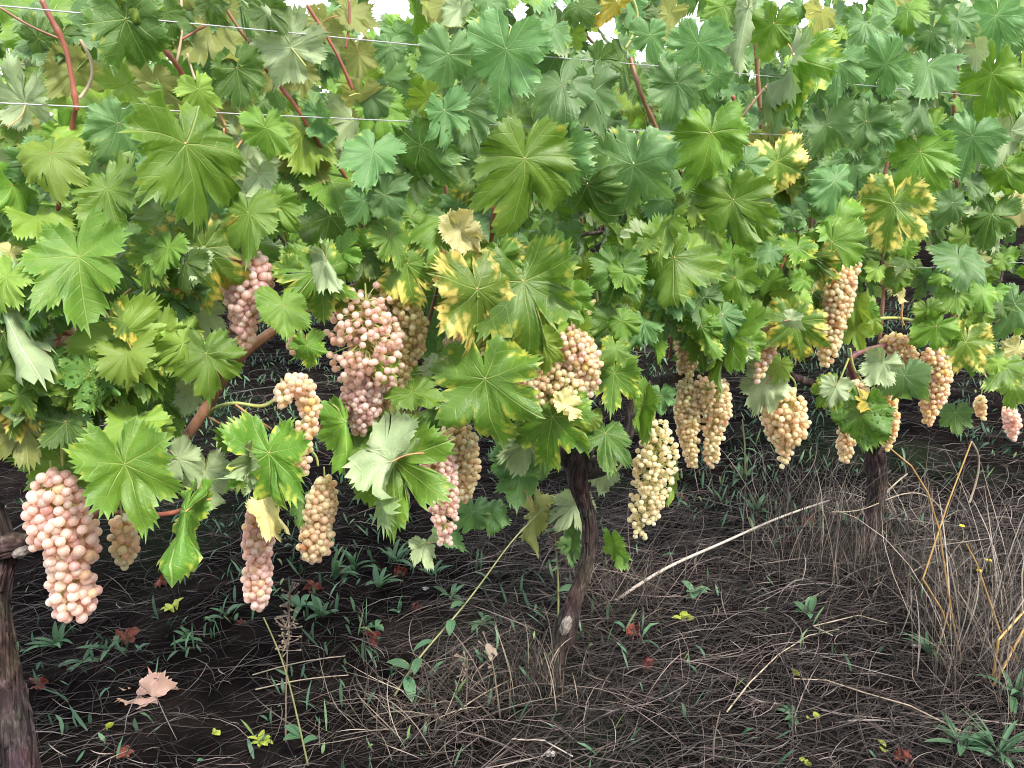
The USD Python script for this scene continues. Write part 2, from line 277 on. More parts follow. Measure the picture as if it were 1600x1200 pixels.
# ---- vine leaf: five lobes, toothed, veins along the sector axes
VEINS = np.radians([0, 50, 104, 150])
BOUND = [0, 25, 50, 77.5, 104, 127.5, 150, 180]
def leaf_template(per, rings):
    th = [0.0]
    for h in range(7):
        m = per if h < 6 else max(1, per - 2)
        th += list(np.linspace(BOUND[h], BOUND[h + 1], m + 1)[1:])
    th = np.array(th); tip = []
    for h in range(7):
        m = per if h < 6 else max(1, per - 2)
        tip += [((j if h % 2 == 0 else m - j) % 2 == 0) for j in range(m)]
    tip.append(False)
    full = np.r_[-th[:0:-1], th]; tips = np.r_[np.array(tip)[:0:-1], np.array(tip)]
    return np.radians(full), tips, np.array(rings), full
TPL = {'hi': leaf_template(9, [.26, .52, .76, .92, 1.0]), 'mid': leaf_template(7, [.4, .75, .92, 1.0]), 'low': leaf_template(3, [.5, 1.0])}
def leaf_topology(key):
    th, tips, rg, deg = TPL[key]; na, nr = len(th), len(rg)
    idx = lambda r, a: 1 + r * na + a
    F, S = [], []
    for a in range(na - 1):
        mid = abs(np.degrees((th[a] + th[a + 1]) / 2)); sg = 1 if th[a] + th[a + 1] > 0 else -1
        k = int(np.argmin(np.abs(np.degrees(VEINS) - mid))); va = VEINS[k] * sg
        F.append((0, idx(0, a + 1), idx(0, a))); S.append(va)
        for r in range(nr - 1):
            F.append((idx(r, a), idx(r, a + 1), idx(r + 1, a + 1))); S.append(va)
            F.append((idx(r, a), idx(r + 1, a + 1), idx(r + 1, a))); S.append(va)
    return np.array(F), np.array(S)
TOPO = {k: leaf_topology(k) for k in TPL}
KEYT = np.array([0, 10, 20, 30, 40, 50, 61, 71, 83, 92, 104, 116, 127.5, 140, 150, 163, 173, 180])
KEYR = np.array([1.0, .93, .81, .74, .77, .83, .78, .70, .66, .69, .73, .71, .68, .66, .63, .54, .38, .16])
def leaf_arrays(rng, key='hi', lobed=.5, fold=None, curl=None, ripple=1.0, crumple=0.0, holes=0.25, round_=False):
    """Unit leaf: blade joint at the origin, tip at +y, upper side +z. Returns v, f, st (per corner), edge."""
    th, tips, rg, deg = TPL[key]; na = len(th)
    kr = KEYR * (1 + rng.normal(0, .035, len(KEYR)))
    kl = kr * (1 + rng.normal(0, .04, len(KEYR))); kl[0] = kr[0]
    if round_: kr = kr * .5 + .5 * .84; kr[-2:] *= .4; kl = kr.copy()
    right, left = PchipInterpolator(KEYT, kr), PchipInterpolator(KEYT, kl)
    deg2 = deg + np.where(np.abs(deg) % 180 > 1, rng.normal(0, 1.0, na), 0)
    rs = np.where(deg2 >= 0, right(np.abs(deg2)), left(np.abs(deg2)))
    for b, deep in ((25, .55), (77.5, .45), (127.5, .08)):                  # narrow slits between the lobes
        for sg in (-1, 1):
            if round_: deep = deep * .3
            dd = np.abs(deg - sg * b); rs = rs * (1 - np.where(dd < .5, 1.0, np.where(dd < 3.4, .5, 0)) * np.clip(lobed * deep * rng.uniform(.3, 1.4), 0, .62))
    amp = np.where(tips, 1 + rng.uniform(.01, .12, na), 1 - rng.uniform(.02, .085, na))
    amp[np.isin(np.abs(deg), (0, 50, 104))] = rng.uniform(1.06, 1.17)
    V = [np.zeros((1, 2))]; E = [np.zeros(1)]
    for i, q in enumerate(rg):
        rr = rs * q * (amp if i == len(rg) - 1 else 1)
        V.append(np.stack([rr * np.sin(np.radians(deg2)), rr * np.cos(np.radians(deg2))], 1)); E.append(np.full(na, q))
    xy = np.vstack(V); edge = np.concatenate(E)
    F, S = TOPO[key]
    if holes and rng.random() < holes and len(rg) > 3:
        keep = np.ones(len(F), bool)
        for _ in range(rng.integers(1, 3)):
            a = rng.integers(3, na - 4); per = 1 + 2 * (len(rg) - 1); r = rng.integers(1, len(rg) - 2)
            keep[a * per + 1 + 2 * r: a * per + 3 + 2 * r] = False
            if rng.random() < .5: keep[(a + 1) * per + 1 + 2 * r] = False
        F, S = F[keep], S[keep]
    P = xy[F]                                                        # (nf,3,2)
    dk = np.stack([np.sin(S), np.cos(S)], 1)[:, None]
    st = np.stack([(P * dk).sum(-1), np.abs(P[..., 0] * dk[..., 1] - P[..., 1] * dk[..., 0])], -1).reshape(-1, 2)
    # relief
    xy = xy + np.stack([rng.normal(0, .16) * xy[:, 1] * np.abs(xy[:, 1]) + rng.normal(0, .10) * xy[:, 1], rng.normal(0, .10) * xy[:, 0] + rng.normal(.05, .14) * xy[:, 0] ** 2], 1)
    x, y = xy.T; r = np.hypot(x, y); ang = np.arctan2(x, y)
    near = np.min(np.abs(np.abs(ang)[:, None] - VEINS[None]), 1)
    z = np.minimum(np.sin(np.minimum(near, .45)) * r, .2) * rng.uniform(.03, .11)     # blade rises between the veins
    ph = rng.uniform(0, 6.28, 6)
    z += 1.5 * ripple * (.06 * r**2 * np.sin(ang * 3 + ph[0]) + .035 * r**2 * np.sin(ang * 7 + ph[1]) + .03 * r * np.sin(5 * x + ph[2]) * np.sin(4 * y + ph[3]))
    z += ripple * .030 * edge**4 * np.sin(ang * 15 + ph[4])
    crumple = crumple + rng.uniform(.4, 1.0)
    z += crumple * ((meshkit.noise(np.stack([x * 3.2 + ph[5] * 9, y * 3.2 + ph[1] * 9, x * 0], 1)) - .5) * .42 + (meshkit.noise(np.stack([x * 8 + ph[2] * 9, y * 8, x * 0], 1)) - .5) * .13) * np.minimum(1, r * 2.2)
    fold = rng.normal(.10, .16) if fold is None else fold
    curl = rng.normal(.35, .35) if curl is None else curl
    side = rng.normal(.35, .45)
    a = np.arctan(fold) * np.tanh(np.abs(x) * 7)                       # V fold along the midrib
    X, Z = x * np.cos(a) - z * np.sin(a) * np.sign(x), np.abs(x) * np.sin(a) + z * np.cos(a)
    def bend(u, w, c):                                                 # roll a coordinate round an arc; w is the height
        c = c if abs(c) > 1e-3 else 1e-3
        return (1 / c + w) * np.sin(u * c), (1 / c + w) * np.cos(u * c) - 1 / c
    X, Z = bend(X, Z, side)
    Y, Z = bend(y, Z, curl)
    return np.stack([X, Y, Z], 1), F, st, edge
def normals_of(v, f):
    n = np.zeros_like(v); c = np.cross(v[f[:, 1]] - v[f[:, 0]], v[f[:, 2]] - v[f[:, 0]])
    for k in range(3): np.add.at(n, f[:, k], c)
    return n / np.maximum(np.linalg.norm(n, axis=1, keepdims=True), 1e-12)

# ---------------------------------------------------------------- ground
gx = np.r_[-400, -150, -60, -25, -12, np.linspace(-6, -2, 21)[:-1], np.linspace(-2, 4, 200), np.linspace(4, 12, 41)[1:], 25, 60, 150, 400]
gy = np.r_[-60, -20, -6, -2, np.linspace(0, 4, 140), np.linspace(4, 12, 41)[1:], 25, 60, 150, 400, 900]
def ground_z(x, y):
    x, y = np.asarray(x, float), np.asarray(y, float)
    p = np.stack([x, y, x * 0], -1)
    return (meshkit.fbm(p * 2.3, 4, 5) - .5) * .055 + (meshkit.fbm(p * 14, 3, 9) - .5) * .016
GX, GY = np.meshgrid(gx, gy, indexing='ij')
gv = np.stack([GX, GY, ground_z(GX, GY)], -1).reshape(-1, 3)
ii, jj = np.meshgrid(np.arange(len(gx) - 1), np.arange(len(gy) - 1), indexing='ij'); w = len(gy)
gf = np.stack([ii * w + jj, (ii + 1) * w + jj, (ii + 1) * w + jj + 1, ii * w + jj + 1], -1).reshape(-1, 4)
gm = part('/World', 'ground', gv, gf, 'soil', kind='structure')
def gz(p): return float(ground_z(p[0], p[1]))
def gpt(px, py):
    p = on_ground(px, py)
    for _ in range(3): p = on_ground(px, py, gz(p))
    return p

# ---------------------------------------------------------------- the vines of the front row
VINES = {}
def vine(key, s, label):
    base = row_point(s, 0); base[2] = gz(base)
    VINES[key] = dict(x=thing('grapevine', label, 'grapevine', base), base=base, s=s, leaves=0)
vine('left', -.60, 'old grapevine at the left edge with the thickest, shaggy trunk and pink bunches')
vine('outside', -1.35, 'grapevine whose leaves hang in at the left edge, its trunk outside the picture')
vine('mid', .10, 'grapevine in the middle with a thin bent brown trunk and sucker leaves behind it')
vine('right', .80, 'grapevine at the right whose dark trunk stands in tall dry grass')
vine('beyond', 2.35, 'grapevine at the right edge, its leaves above the tall orange grass stems')
def owner(p):
    s = along(p); return min(VINES.values(), key=lambda v: abs(v['s'] - s) + (1e3 if v['leaves'] >= 300 else 0))
def vine_part(v, name, mesh, mat, label=None, smooth=True):
    return part(v['x'], name, mesh[0], mesh[1], mat, label, smooth, base=v['base'])

def woody(pts, widths, off, rng, rough=.24, sides=64, n=150, twist=2.0):
    """Old wood from pixels: widths in pixels."""
    P = np.array([at(px, py, o) for (px, py), o in zip(pts, np.broadcast_to(off, len(pts)))])
    W = np.array([w * .44 * depth(p) / FPX for p, w in zip(P, widths)])
    line = smooth_line(np.c_[P, W], n); p, rad = line[:, :3], np.maximum(line[:, 3], .003)
    L = np.r_[0, np.cumsum(np.linalg.norm(np.diff(p, axis=0), axis=1))]
    ang = np.arange(sides) * 2 * math.pi / sides
    A = ang[None] + twist * L[:, None]
    q = np.stack([np.cos(A) * 2.6, np.sin(A) * 2.6, np.broadcast_to(L[:, None] * 7, A.shape)], -1)
    q2 = np.stack([np.cos(A) * 7, np.sin(A) * 7, np.broadcast_to(L[:, None] * 12, A.shape)], -1)
    big = np.stack([np.cos(A) * .8, np.sin(A) * .8, np.broadcast_to(L[:, None] * 14, A.shape)], -1)
    seed = int(rng.integers(1e6))
    ridge = 1 - np.abs(2 * meshkit.fbm(q2 * [1, 1, .7], 3, seed + 7) - 1)
    d = 1 + rough * 2.0 * (meshkit.fbm(q, 3, seed) - .5) + rough * 2.2 * (ridge - .8) + .35 * (meshkit.fbm(big, 2, seed + 3) - .5)
    return tube(p, rad[:, None] * d, sides), p, rad
def bark_strips(p, rad, rng, count, sc=1.0):
    """Loose strips of bark lying along a trunk, ends lifting off."""
    out = []
    n = len(p); t = np.gradient(p, axis=0)
    for _ in range(count):
        i0 = rng.integers(2, n - 30); k = rng.integers(14, 28); a = rng.uniform(0, 6.28)
        pts = []
        for j in range(0, k, 3):
            T = unit(t[i0 + j]); u1 = unit(np.cross(T, [0, 1, .1])); u2 = np.cross(T, u1); u = j / k
            lift = 1.03 + .16 * u**2 * rng.uniform(.2, 1.4)
            pts.append(p[i0 + j] + rad[i0 + j] * lift * (math.cos(a + u * .4) * u1 + math.sin(a + u * .4) * u2))
        out.append(tube(smooth_line(pts, 8), np.linspace(.0030, .0010, 8) * sc * rng.uniform(.6, 1.8), 4))
    return join(out)

def add_trunk(key, pts, widths, off, label=None, strips=60, **kw):
    rng = np.random.default_rng(abs(hash(key)) % 1000 if False else len(key) * 17)
    m, p, rad = woody(pts, widths, off, rng, **kw)
    vine_part(VINES[key], 'trunk', m, 'bark', label)
    b = bark_strips(p, rad, rng, strips)
    vine_part(VINES[key], 'bark_strip', b, 'bark')
add_trunk('left', [(28, 1420), (34, 1290), (24, 1180), (8, 1080), (-6, 990), (-10, 920), (-8, 860), (-20, 790), (-30, 720)], [80, 72, 64, 56, 48, 46, 58, 40, 30], [.04, .03, .02, .0, .0, .0, 0, 0, 0], strips=130, rough=.24)
m, _, _ = woody([(-60, 880), (-10, 858), (36, 850), (80, 852)], [36, 46, 36, 20], .02, np.random.default_rng(3), n=50); vine_part(VINES['left'], 'arm', m, 'bark')
m, _, _ = woody([(40, 850), (130, 812), (215, 760), (285, 690), (322, 636), (362, 572), (440, 508), (520, 462), (610, 430)], [34, 20, 19, 19, 20, 20, 17, 14, 9], [0, -.06, -.06, -.03, -.03, -.03, -.03, -.05, -.06], np.random.default_rng(5), rough=.08, sides=24)
vine_part(VINES['left'], 'arm', m, 'cane_brown')
add_trunk('mid', [(852, 1085), (866, 1040), (884, 985), (899, 930), (916, 880), (921, 825), (911, 780), (903, 735), (915, 700)], [25, 25, 36, 24, 23, 23, 26, 34, 32], [.02] * 9)
m, _, _ = woody([(908, 735), (960, 712), (982, 672), (990, 636), (1012, 608), (1060, 590), (1130, 575), (1200, 572)], [40, 34, 22, 20, 21, 18, 13, 9], [0, 0, 0, 0, 0, -.02, -.04, -.05], np.random.default_rng(8), rough=.14, sides=28); vine_part(VINES['mid'], 'arm', m, 'bark')
m, _, _ = woody([(903, 735), (860, 690), (800, 650), (730, 610), (650, 560), (590, 520)], [38, 30, 20, 16, 13, 10], [0, -.03, -.06, -.08, -.08, -.08], np.random.default_rng(9), rough=.14, sides=24); vine_part(VINES['mid'], 'arm', m, 'bark')
simple('old_wound', (.075, .062, .056), (.20, .175, .16), 160, .8, bump=.8)
def knob(key, px, py, off, axes, name):
    s_ = trimesh.creation.icosphere(3); vv = np.array(s_.vertices); c = at(px, py, off)
    vv = vv * (.75 + .5 * meshkit.fbm(vv * 3, 3, 4)[:, None]); W = c + vv[:, :1] * axes[0] * ROW + vv[:, 1:2] * axes[1] * NRM + vv[:, 2:] * axes[2] * np.array([.25 * ROW[0], .25 * ROW[1], 1.])
    vine_part(VINES[key], name, (W, np.array(s_.faces)), 'old_wound')
knob('mid', 884, 978, .035, (.012, .011, .022), 'old_wound')
knob('left', 34, 862, .035, (.012, .010, .008), 'pruning_cut')
add_trunk('right', [(1330, 945), (1340, 905), (1352, 860), (1364, 805), (1370, 760), (1366, 715), (1362, 680)], [18, 20, 25, 28, 30, 34, 36], [.04, .04, .02, 0, 0, 0, 0], strips=70)
m, _, _ = woody([(1362, 690), (1350, 640), (1335, 590), (1330, 560), (1370, 543), (1412, 531), (1480, 515), (1560, 500)], [36, 22, 14, 11, 10, 10, 9, 8], [0, 0, 0, .02, .02, .02, 0, -.03], np.random.default_rng(4), rough=.1, sides=20); vine_part(VINES['right'], 'arm', m, 'cane_purple')
m, _, _ = woody([(1362, 690), (1330, 640), (1270, 600), (1200, 575)], [34, 20, 14, 10], [0, -.04, -.06, -.06], np.random.default_rng(6), rough=.12, sides=20); vine_part(VINES['right'], 'arm', m, 'bark')
bp = VINES['beyond']['base']
P = smooth_line([bp + [0, 0, -.03], bp + [.02, 0, .2], bp + [-.02, .01, .42], bp + [.0, 0, .6], bp - ROW * .35 + [0, 0, .64], bp - ROW * .7 + [0, 0, .66]], 80)
vine_part(VINES['beyond'], 'trunk', tube(P, np.interp(np.linspace(0, 1, 80), [0, .4, .5, 1], [.028, .025, .018, .008])[:, None] * (1 + .3 * (R.random((80, 14)) - .5)), 14), 'bark')

bp = VINES['outside']['base']
P = smooth_line([bp + [0, 0, -.03], bp + [.02, 0, .25], bp + [0, .01, .5], bp + [.0, 0, .62], bp + ROW * .3 + [0, 0, .66]], 60)
vine_part(VINES['outside'], 'trunk', tube(P, np.linspace(.03, .012, 60)[:, None] * (1 + .3 * (R.random((60, 14)) - .5)), 14), 'bark')
# canes (this year's shoots): pixels, width in pixels, depth, look
CANES = [
    ([(65, 0), (80, 30), (97, 62), (110, 110), (120, 172)], 10, .06, 'cane_red'), ([(0, 12), (50, 42), (92, 60)], 4, .06, 'cane_brown'),
    ([(118, 170), (95, 300), (80, 430), (75, 490), (40, 556), (30, 700)], 9, [.05, .0, -.02, .02, .04, .02], 'cane_red'), ([(15, 440), (14, 490), (4, 548)], 8, .05, 'cane_brown'),
    ([(235, 40), (250, 68), (275, 100), (300, 150), (328, 210), (352, 262), (365, 330), (372, 400)], 9, [.05, .06, .06, .04, .03, .03, -.02, -.04], 'cane_red'),
    ([(372, 400), (368, 480), (358, 522), (350, 548), (335, 620)], 8, [-.03, -.01, .02, .02, -.01], 'cane_red'),
    ([(283, 0), (284, 52), (276, 96)], 4, .06, 'cane_pale'), ([(322, 40), (300, 52), (284, 62)], 3.5, .06, 'cane_red'), ([(292, 84), (300, 110), (305, 125)], 4, .06, 'cane_pale'),
    ([(125, 62), (143, 98), (140, 130), (124, 154)], 5, .06, 'cane_pale'),
    ([(415, 108), (450, 150), (478, 192), (503, 232), (530, 262), (560, 330), (600, 440)], 7, [.06, .06, .05, .04, .03, 0, -.05], 'cane_red'),
    ([(480, 8), (500, 40), (526, 84), (551, 140)], 7, .06, 'cane_red'), ([(350, 8), (370, 40), (393, 72)], 6, .05, 'cane_brown'),
    ([(460, 130), (458, 90), (455, 75)], 5, .07, 'cane_pale'), ([(350, 200), (358, 246), (382, 216), (392, 210)], 4, .05, 'stalk_pink'), ([(338, 170), (358, 210), (361, 262)], 4.5, .05, 'stalk_pink'),
    ([(784, 228), (778, 270), (772, 320)], 9, [.06, .06, .05], 'cane_pale'), ([(772, 320), (769, 360), (766, 395), (760, 480), (790, 600), (860, 690)], 8, [.05, .05, .04, -.04, -.06, -.03], 'cane_red'),
    ([(985, 90), (1000, 142), (1018, 185), (1040, 230), (1066, 272), (1090, 360), (1100, 480), (1090, 570)], 8, [.03, .05, .05, .05, .04, -.05, -.06, -.03], 'cane_brown'),
    ([(900, 38), (922, 62), (946, 88)], 5, .05, 'cane_brown'), ([(1392, 205), (1388, 245), (1376, 300), (1380, 420), (1372, 560)], 7, [.05, .05, .05, -.03, -.02], 'cane_brown'),
    ([(1242, 360), (1230, 392), (1208, 452)], 5, .06, 'cane_red'), ([(1275, 300), (1268, 340), (1262, 420), (1240, 540)], 6, [.04, .04, -.04, -.04], 'cane_brown'),
    ([(562, 632), (534, 640), (500, 668), (462, 694), (420, 740), (345, 768), (288, 796), (250, 804), (180, 800)], 9, [.04, .06, .06, .06, .03, .05, .06, .04, 0], 'cane_red'),
    ([(60, 660), (110, 690), (150, 712), (172, 736)], 9, .03, 'cane_red'), ([(140, 702), (180, 700), (205, 722)], 4, .05, 'stalk_pink'),
    ([(212, 578), (232, 630), (246, 672)], 5, .02, 'cane_purple'), ([(200, 570), (222, 628), (244, 680)], 5, .01, 'cane_purple'),
    ([(568, 622), (582, 664), (607, 714)], 4, .1, 'stalk_pink'), ([(325, 650), (345, 634), (372, 630), (410, 634), (436, 618)], 5.5, [.0, .05, .07, .07, .06], 'stalk_green'), ([(326, 652), (345, 662), (368, 668)], 3.5, .06, 'stalk_pink'), ([(368, 632), (392, 650), (424, 670)], 3.5, .07, 'stalk_pink'),
    ([(440, 700), (478, 700), (494, 714), (497, 728)], 3.5, .08, 'stalk_green'),
    ([(1355, 500), (1385, 497), (1412, 498), (1440, 505)], 5, .03, 'stalk_green'), ([(1402, 450), (1410, 472), (1409, 498), (1412, 508)], 3.5, .04, 'stalk_pink'),
    ([(1462, 516), (1490, 512), (1522, 505)], 6, .03, 'cane_red'), ([(1470, 512), (1492, 524), (1508, 536)], 3, .05, 'stalk_green'), ([(1466, 520), (1467, 540), (1466, 552)], 3.5, .04, 'stalk_green'),
    ([(1328, 545), (1334, 575), (1348, 600), (1352, 622)], 4, .05, 'stalk_green'), ([(1326, 560), (1314, 590), (1308, 606)], 3, .05, 'stalk_green'), ([(1352, 556), (1372, 575), (1380, 580)], 3, .05, 'stalk_green'),
    ([(1230, 590), (1228, 610), (1226, 632)], 4, .05, 'stalk_green'), ([(1192, 600), (1212, 602), (1232, 592)], 3.5, .04, 'stalk_pink'), ([(1232, 586), (1242, 598), (1243, 615)], 3, .05, 'stalk_green'),
    ([(1020, 618), (1022, 640), (1020, 665)], 4, .06, 'stalk_green'), ([(97, 700), (98, 720), (99, 745)], 5.5, .07, 'stalk_green'), ([(145, 640), (146, 670), (141, 702)], 5, .04, 'stalk_green'),
    ([(160, 482), (172, 500), (180, 518)], 6, .05, 'cane_pale'), ([(178, 498), (186, 470), (205, 452)], 4, .04, 'stalk_pink'), ([(885, 560), (888, 540), (893, 528)], 4, .06, 'stalk_green'), ([(872, 530), (884, 546), (890, 560)], 7, .04, 'cane_red'),
    ([(1042, 450), (1050, 500), (1046, 560)], 6, -.04, 'cane_brown'), ([(690, 255), (700, 330), (690, 420), (660, 540)], 7, -.04, 'cane_brown'), ([(1180, 60), (1190, 200), (1200, 330), (1190, 560)], 8, -.03, 'cane_brown'), ([(1500, 60), (1490, 220), (1500, 360), (1490, 500)], 8, -.02, 'cane_brown'),
    ([(1150, 44), (1130, 46), (1112, 54)], 4, .05, 'cane_red'), ([(1145, 150), (1152, 175), (1160, 200)], 8, .04, 'cane_red'), ([(1200, 132), (1178, 158), (1160, 182)], 4, .04, 'cane_brown'),
    ([(956, 228), (940, 215), (930, 200)], 4.5, .06, 'stalk_green'), ([(935, 222), (958, 250)], 6, .05, 'cane_pale'), ([(990, 0), (996, 25), (978, 75)], 4, .05, 'stalk_green'), ([(975, 320), (990, 360), (1000, 390), (1014, 420)], 6, 0, 'weed_stem'),
    ([(660, 170), (690, 153), (726, 154)], 4.5, .07, 'stalk_green'), ([(930, 445), (936, 490), (944, 532)], 5, .02, 'stalk_green'), ([(545, 0), (546, 30), (540, 75)], 4, .06, 'cane_red'),
]
for pts, w, off, mat in CANES:
    offs = np.broadcast_to(off, len(pts))
    P = np.array([at(x, y, o) for (x, y), o in zip(pts, offs)]); r0 = w / 2 * depth(P.mean(0)) / FPX * (.8 if w >= 6 else 1)
    p = smooth_line(P, 8 * len(P)); k = len(p); rr = r0 * (1 + .06 * np.sin(np.linspace(0, 9, k)))
    if w >= 6:
        L = np.r_[0, np.cumsum(np.linalg.norm(np.diff(p, axis=0), axis=1))]
        rr = rr * (1 + .32 * np.exp(-((L % .075 - .0375) / .006) ** 2))          # swollen joints
    v = owner(P.mean(0)); vine_part(v, 'cane' if w >= 5 else 'leaf_stalk', tube(p, rr, 8), mat)

# ---------------------------------------------------------------- where the bunches hang: (px, py, half width) from shoulder to tip
PK, RO, PE, TN, IV, GR = dict(pink=9, peach=.6, rose=1.4), dict(rose=6, pink=4), dict(peach=6, pink=3, gold=.5), dict(tan=6, ivory=2, peach=2), dict(ivory=7, tan=2), dict(greenish=6, tan=4)
BUNCHES = [
    ([(822, 560, 22), (826, 590, 34), (822, 620, 34), (840, 642, 22)], 'peach cluster left of the middle, at the edge of a large yellow-edged leaf', dict(peach=7, tan=2), .10, .0134),
    ([(84, 752, 36), (88, 790, 48), (100, 830, 54), (112, 870, 42), (112, 915, 40), (118, 945, 36), (124, 958, 16)], 'large pink bunch hanging lowest at the far left beside the thick trunk', PK, .09, .0162),
    ([(192, 815, 20), (194, 845, 26), (198, 878, 16)], 'small pale bunch half hidden behind a folded green leaf, right of the large pink bunch', dict(ivory=5, peach=4), .06, .0146),
    ([(378, 398, 34), (385, 425, 42), (386, 465, 38), (383, 500, 26), (384, 535, 15)], 'pink bunch tapering to a point, right of the yellow leaf, above the arching old wood', RO, .09, .0150),
    ([(115, 512, 34), (98, 530, 36), (80, 545, 22)], 'pink bunch mostly hidden behind lime-green leaves at the left', RO, .03, .0150),
    ([(572, 592, 34), (566, 620, 36), (566, 645, 28), (562, 672, 15)], 'narrow rose-pink bunch hanging directly under the broad one', RO, .08, .0124),
    ([(572, 472, 42), (566, 510, 60), (574, 550, 66), (574, 582, 46), (572, 604, 20)], 'broad rose-pink bunch in the middle left, with a bright lime leaf on it', RO, .09, .0124),
    ([(612, 468, 44), (636, 505, 36), (640, 545, 26), (626, 585, 22), (622, 612, 14)], 'greenish bunch behind the right side of the broad rose-pink bunch', GR, .05, .0126),
    ([(610, 592, 12), (600, 610, 20), (597, 632, 14)], 'small dull purple-pink cluster of berries below the broad rose-pink bunch', dict(rose=1), .06, .0122),
    ([(442, 622, 20), (460, 600, 24), (480, 620, 22), (484, 650, 20), (474, 680, 22), (470, 715, 18), (476, 734, 13)], 'loose arched peach bunch in front of the dark gap, crossing a red cane', PE, .13, .0120),
    ([(508, 756, 18), (502, 785, 28), (496, 825, 28), (490, 862, 24), (486, 876, 10)], 'orange-tan bunch with straight sides hanging right of the leaf with yellow edges', dict(peach=6, tan=5, amber=.5), .07, .0136),
    ([(408, 795, 24), (404, 835, 28), (404, 880, 25), (402, 920, 26), (404, 945, 16)], 'long narrow pink bunch with a dried cream leaf stuck to it', dict(pink=7, rose=3, peach=2), .08, .0142),
    ([(676, 690, 26), (684, 730, 34), (690, 770, 30), (694, 810, 24), (696, 848, 13)], 'pink bunch hanging in the centre behind a folded leaf, its tip the lowest there', dict(pink=8, rose=2), .09, .0126),
    ([(712, 682, 36), (722, 715, 32), (724, 745, 27), (724, 778, 15)], 'tan bunch grown together with the centre pink bunch, on its right', TN, .06, .0126),
    ([(892, 528, 30), (905, 560, 36), (918, 590, 24), (916, 620, 14)], 'peach bunch with round shoulders beside a red shoot, just above the middle trunk', PE, .13, .0134),
    ([(876, 570, 28), (880, 600, 44), (884, 628, 40), (872, 654, 24)], 'wide peach bunch between two green leaves with yellow edges, near the middle', dict(peach=7, ivory=3), .12, .0134),
    ([(722, 520, 24), (716, 540, 26), (720, 556, 16)], 'greenish berries hidden in shade behind the large yellow leaf in the centre', GR, -.02, .0146),
    ([(1022, 662, 26), (1026, 700, 36), (1022, 740, 40), (1012, 780, 32), (1004, 815, 24), (1000, 838, 12)], 'long dense ivory bunch hanging to the right of the middle trunk', IV, .08, .0131),
    ([(1076, 604, 20), (1074, 640, 24), (1076, 680, 20), (1080, 712, 15), (1082, 728, 9)], 'narrow brownish bunch, left of a pair beyond the ivory bunch', dict(tan=8, greenish=2), .03, .0122),
    ([(1108, 606, 32), (1118, 640, 28), (1114, 680, 20), (1112, 715, 15), (1112, 732, 8)], 'narrow pale tan bunch, right one of a pair beyond the ivory bunch', TN, .06, .0122),
    ([(1070, 490, 20), (1074, 520, 22), (1074, 555, 20), (1072, 588, 13)], 'dull tan bunch in shade above the pair of narrow bunches', dict(tan=7, greenish=3), -.01, .0126),
    ([(1218, 478, 18), (1208, 505, 20), (1200, 540, 17), (1190, 575, 13), (1182, 596, 8)], 'thin slanting peach bunch between yellow-edged leaves', PE, .07, .0150),
    ([(1328, 418, 20), (1314, 445, 26), (1308, 480, 27), (1302, 515, 20), (1294, 545, 18), (1290, 568, 10)], 'curved peach bunch below the hanging green leaf, left of the bright cream leaf', dict(peach=6, ivory=3, amber=.4), .09, .0156),
    ([(1226, 622, 30), (1226, 648, 42), (1228, 675, 34), (1226, 702, 18), (1224, 732, 9)], 'top-heavy tan bunch on a pale forked stalk, over the dry grass', TN, .07, .0160),
    ([(1338, 608, 22), (1334, 630, 26), (1330, 660, 20), (1322, 695, 17), (1320, 718, 10)], 'tan bunch mostly hidden behind the round galled leaf', TN, .07, .0160),
    ([(1380, 616, 20), (1386, 645, 20), (1388, 675, 16), (1386, 698, 9)], 'small golden bunch just right of the round galled leaf', dict(gold=6, peach=4), .06, .0160),
    ([(1398, 535, 22), (1412, 558, 24), (1422, 580, 16)], 'short bunch in the shade left of the tall orange bunch', dict(peach=4, gold=3, tan=3), .03, .0160),
    ([(1460, 556, 20), (1462, 585, 25), (1458, 620, 22), (1452, 648, 14), (1450, 664, 7)], 'tall orange-peach bunch beside a scorched yellow leaf at the right', dict(peach=7, pink=2, gold=2), .09, .0170),
    ([(1532, 624, 10), (1532, 640, 11), (1536, 654, 6)], 'small tan bunch seen under leaves near the right edge', TN, -.03, .0165),
    ([(1578, 645, 14), (1582, 665, 14), (1582, 686, 7)], 'small pinkish bunch at the right edge of the hedge', PK, .05, .0170),
    ([(1100, 408, 16), (1098, 430, 18), (1094, 448, 10)], 'amber berries deep between leaves above the narrow bunches', dict(gold=5, tan=5), -.03, .0150),
    ([(460, 530, 12), (456, 548, 10)], 'few pink berries peeping out left of the broad rose-pink bunch', RO, .04, .0150),
]
BUNCH_AXES = [b[0] for b in BUNCHES]

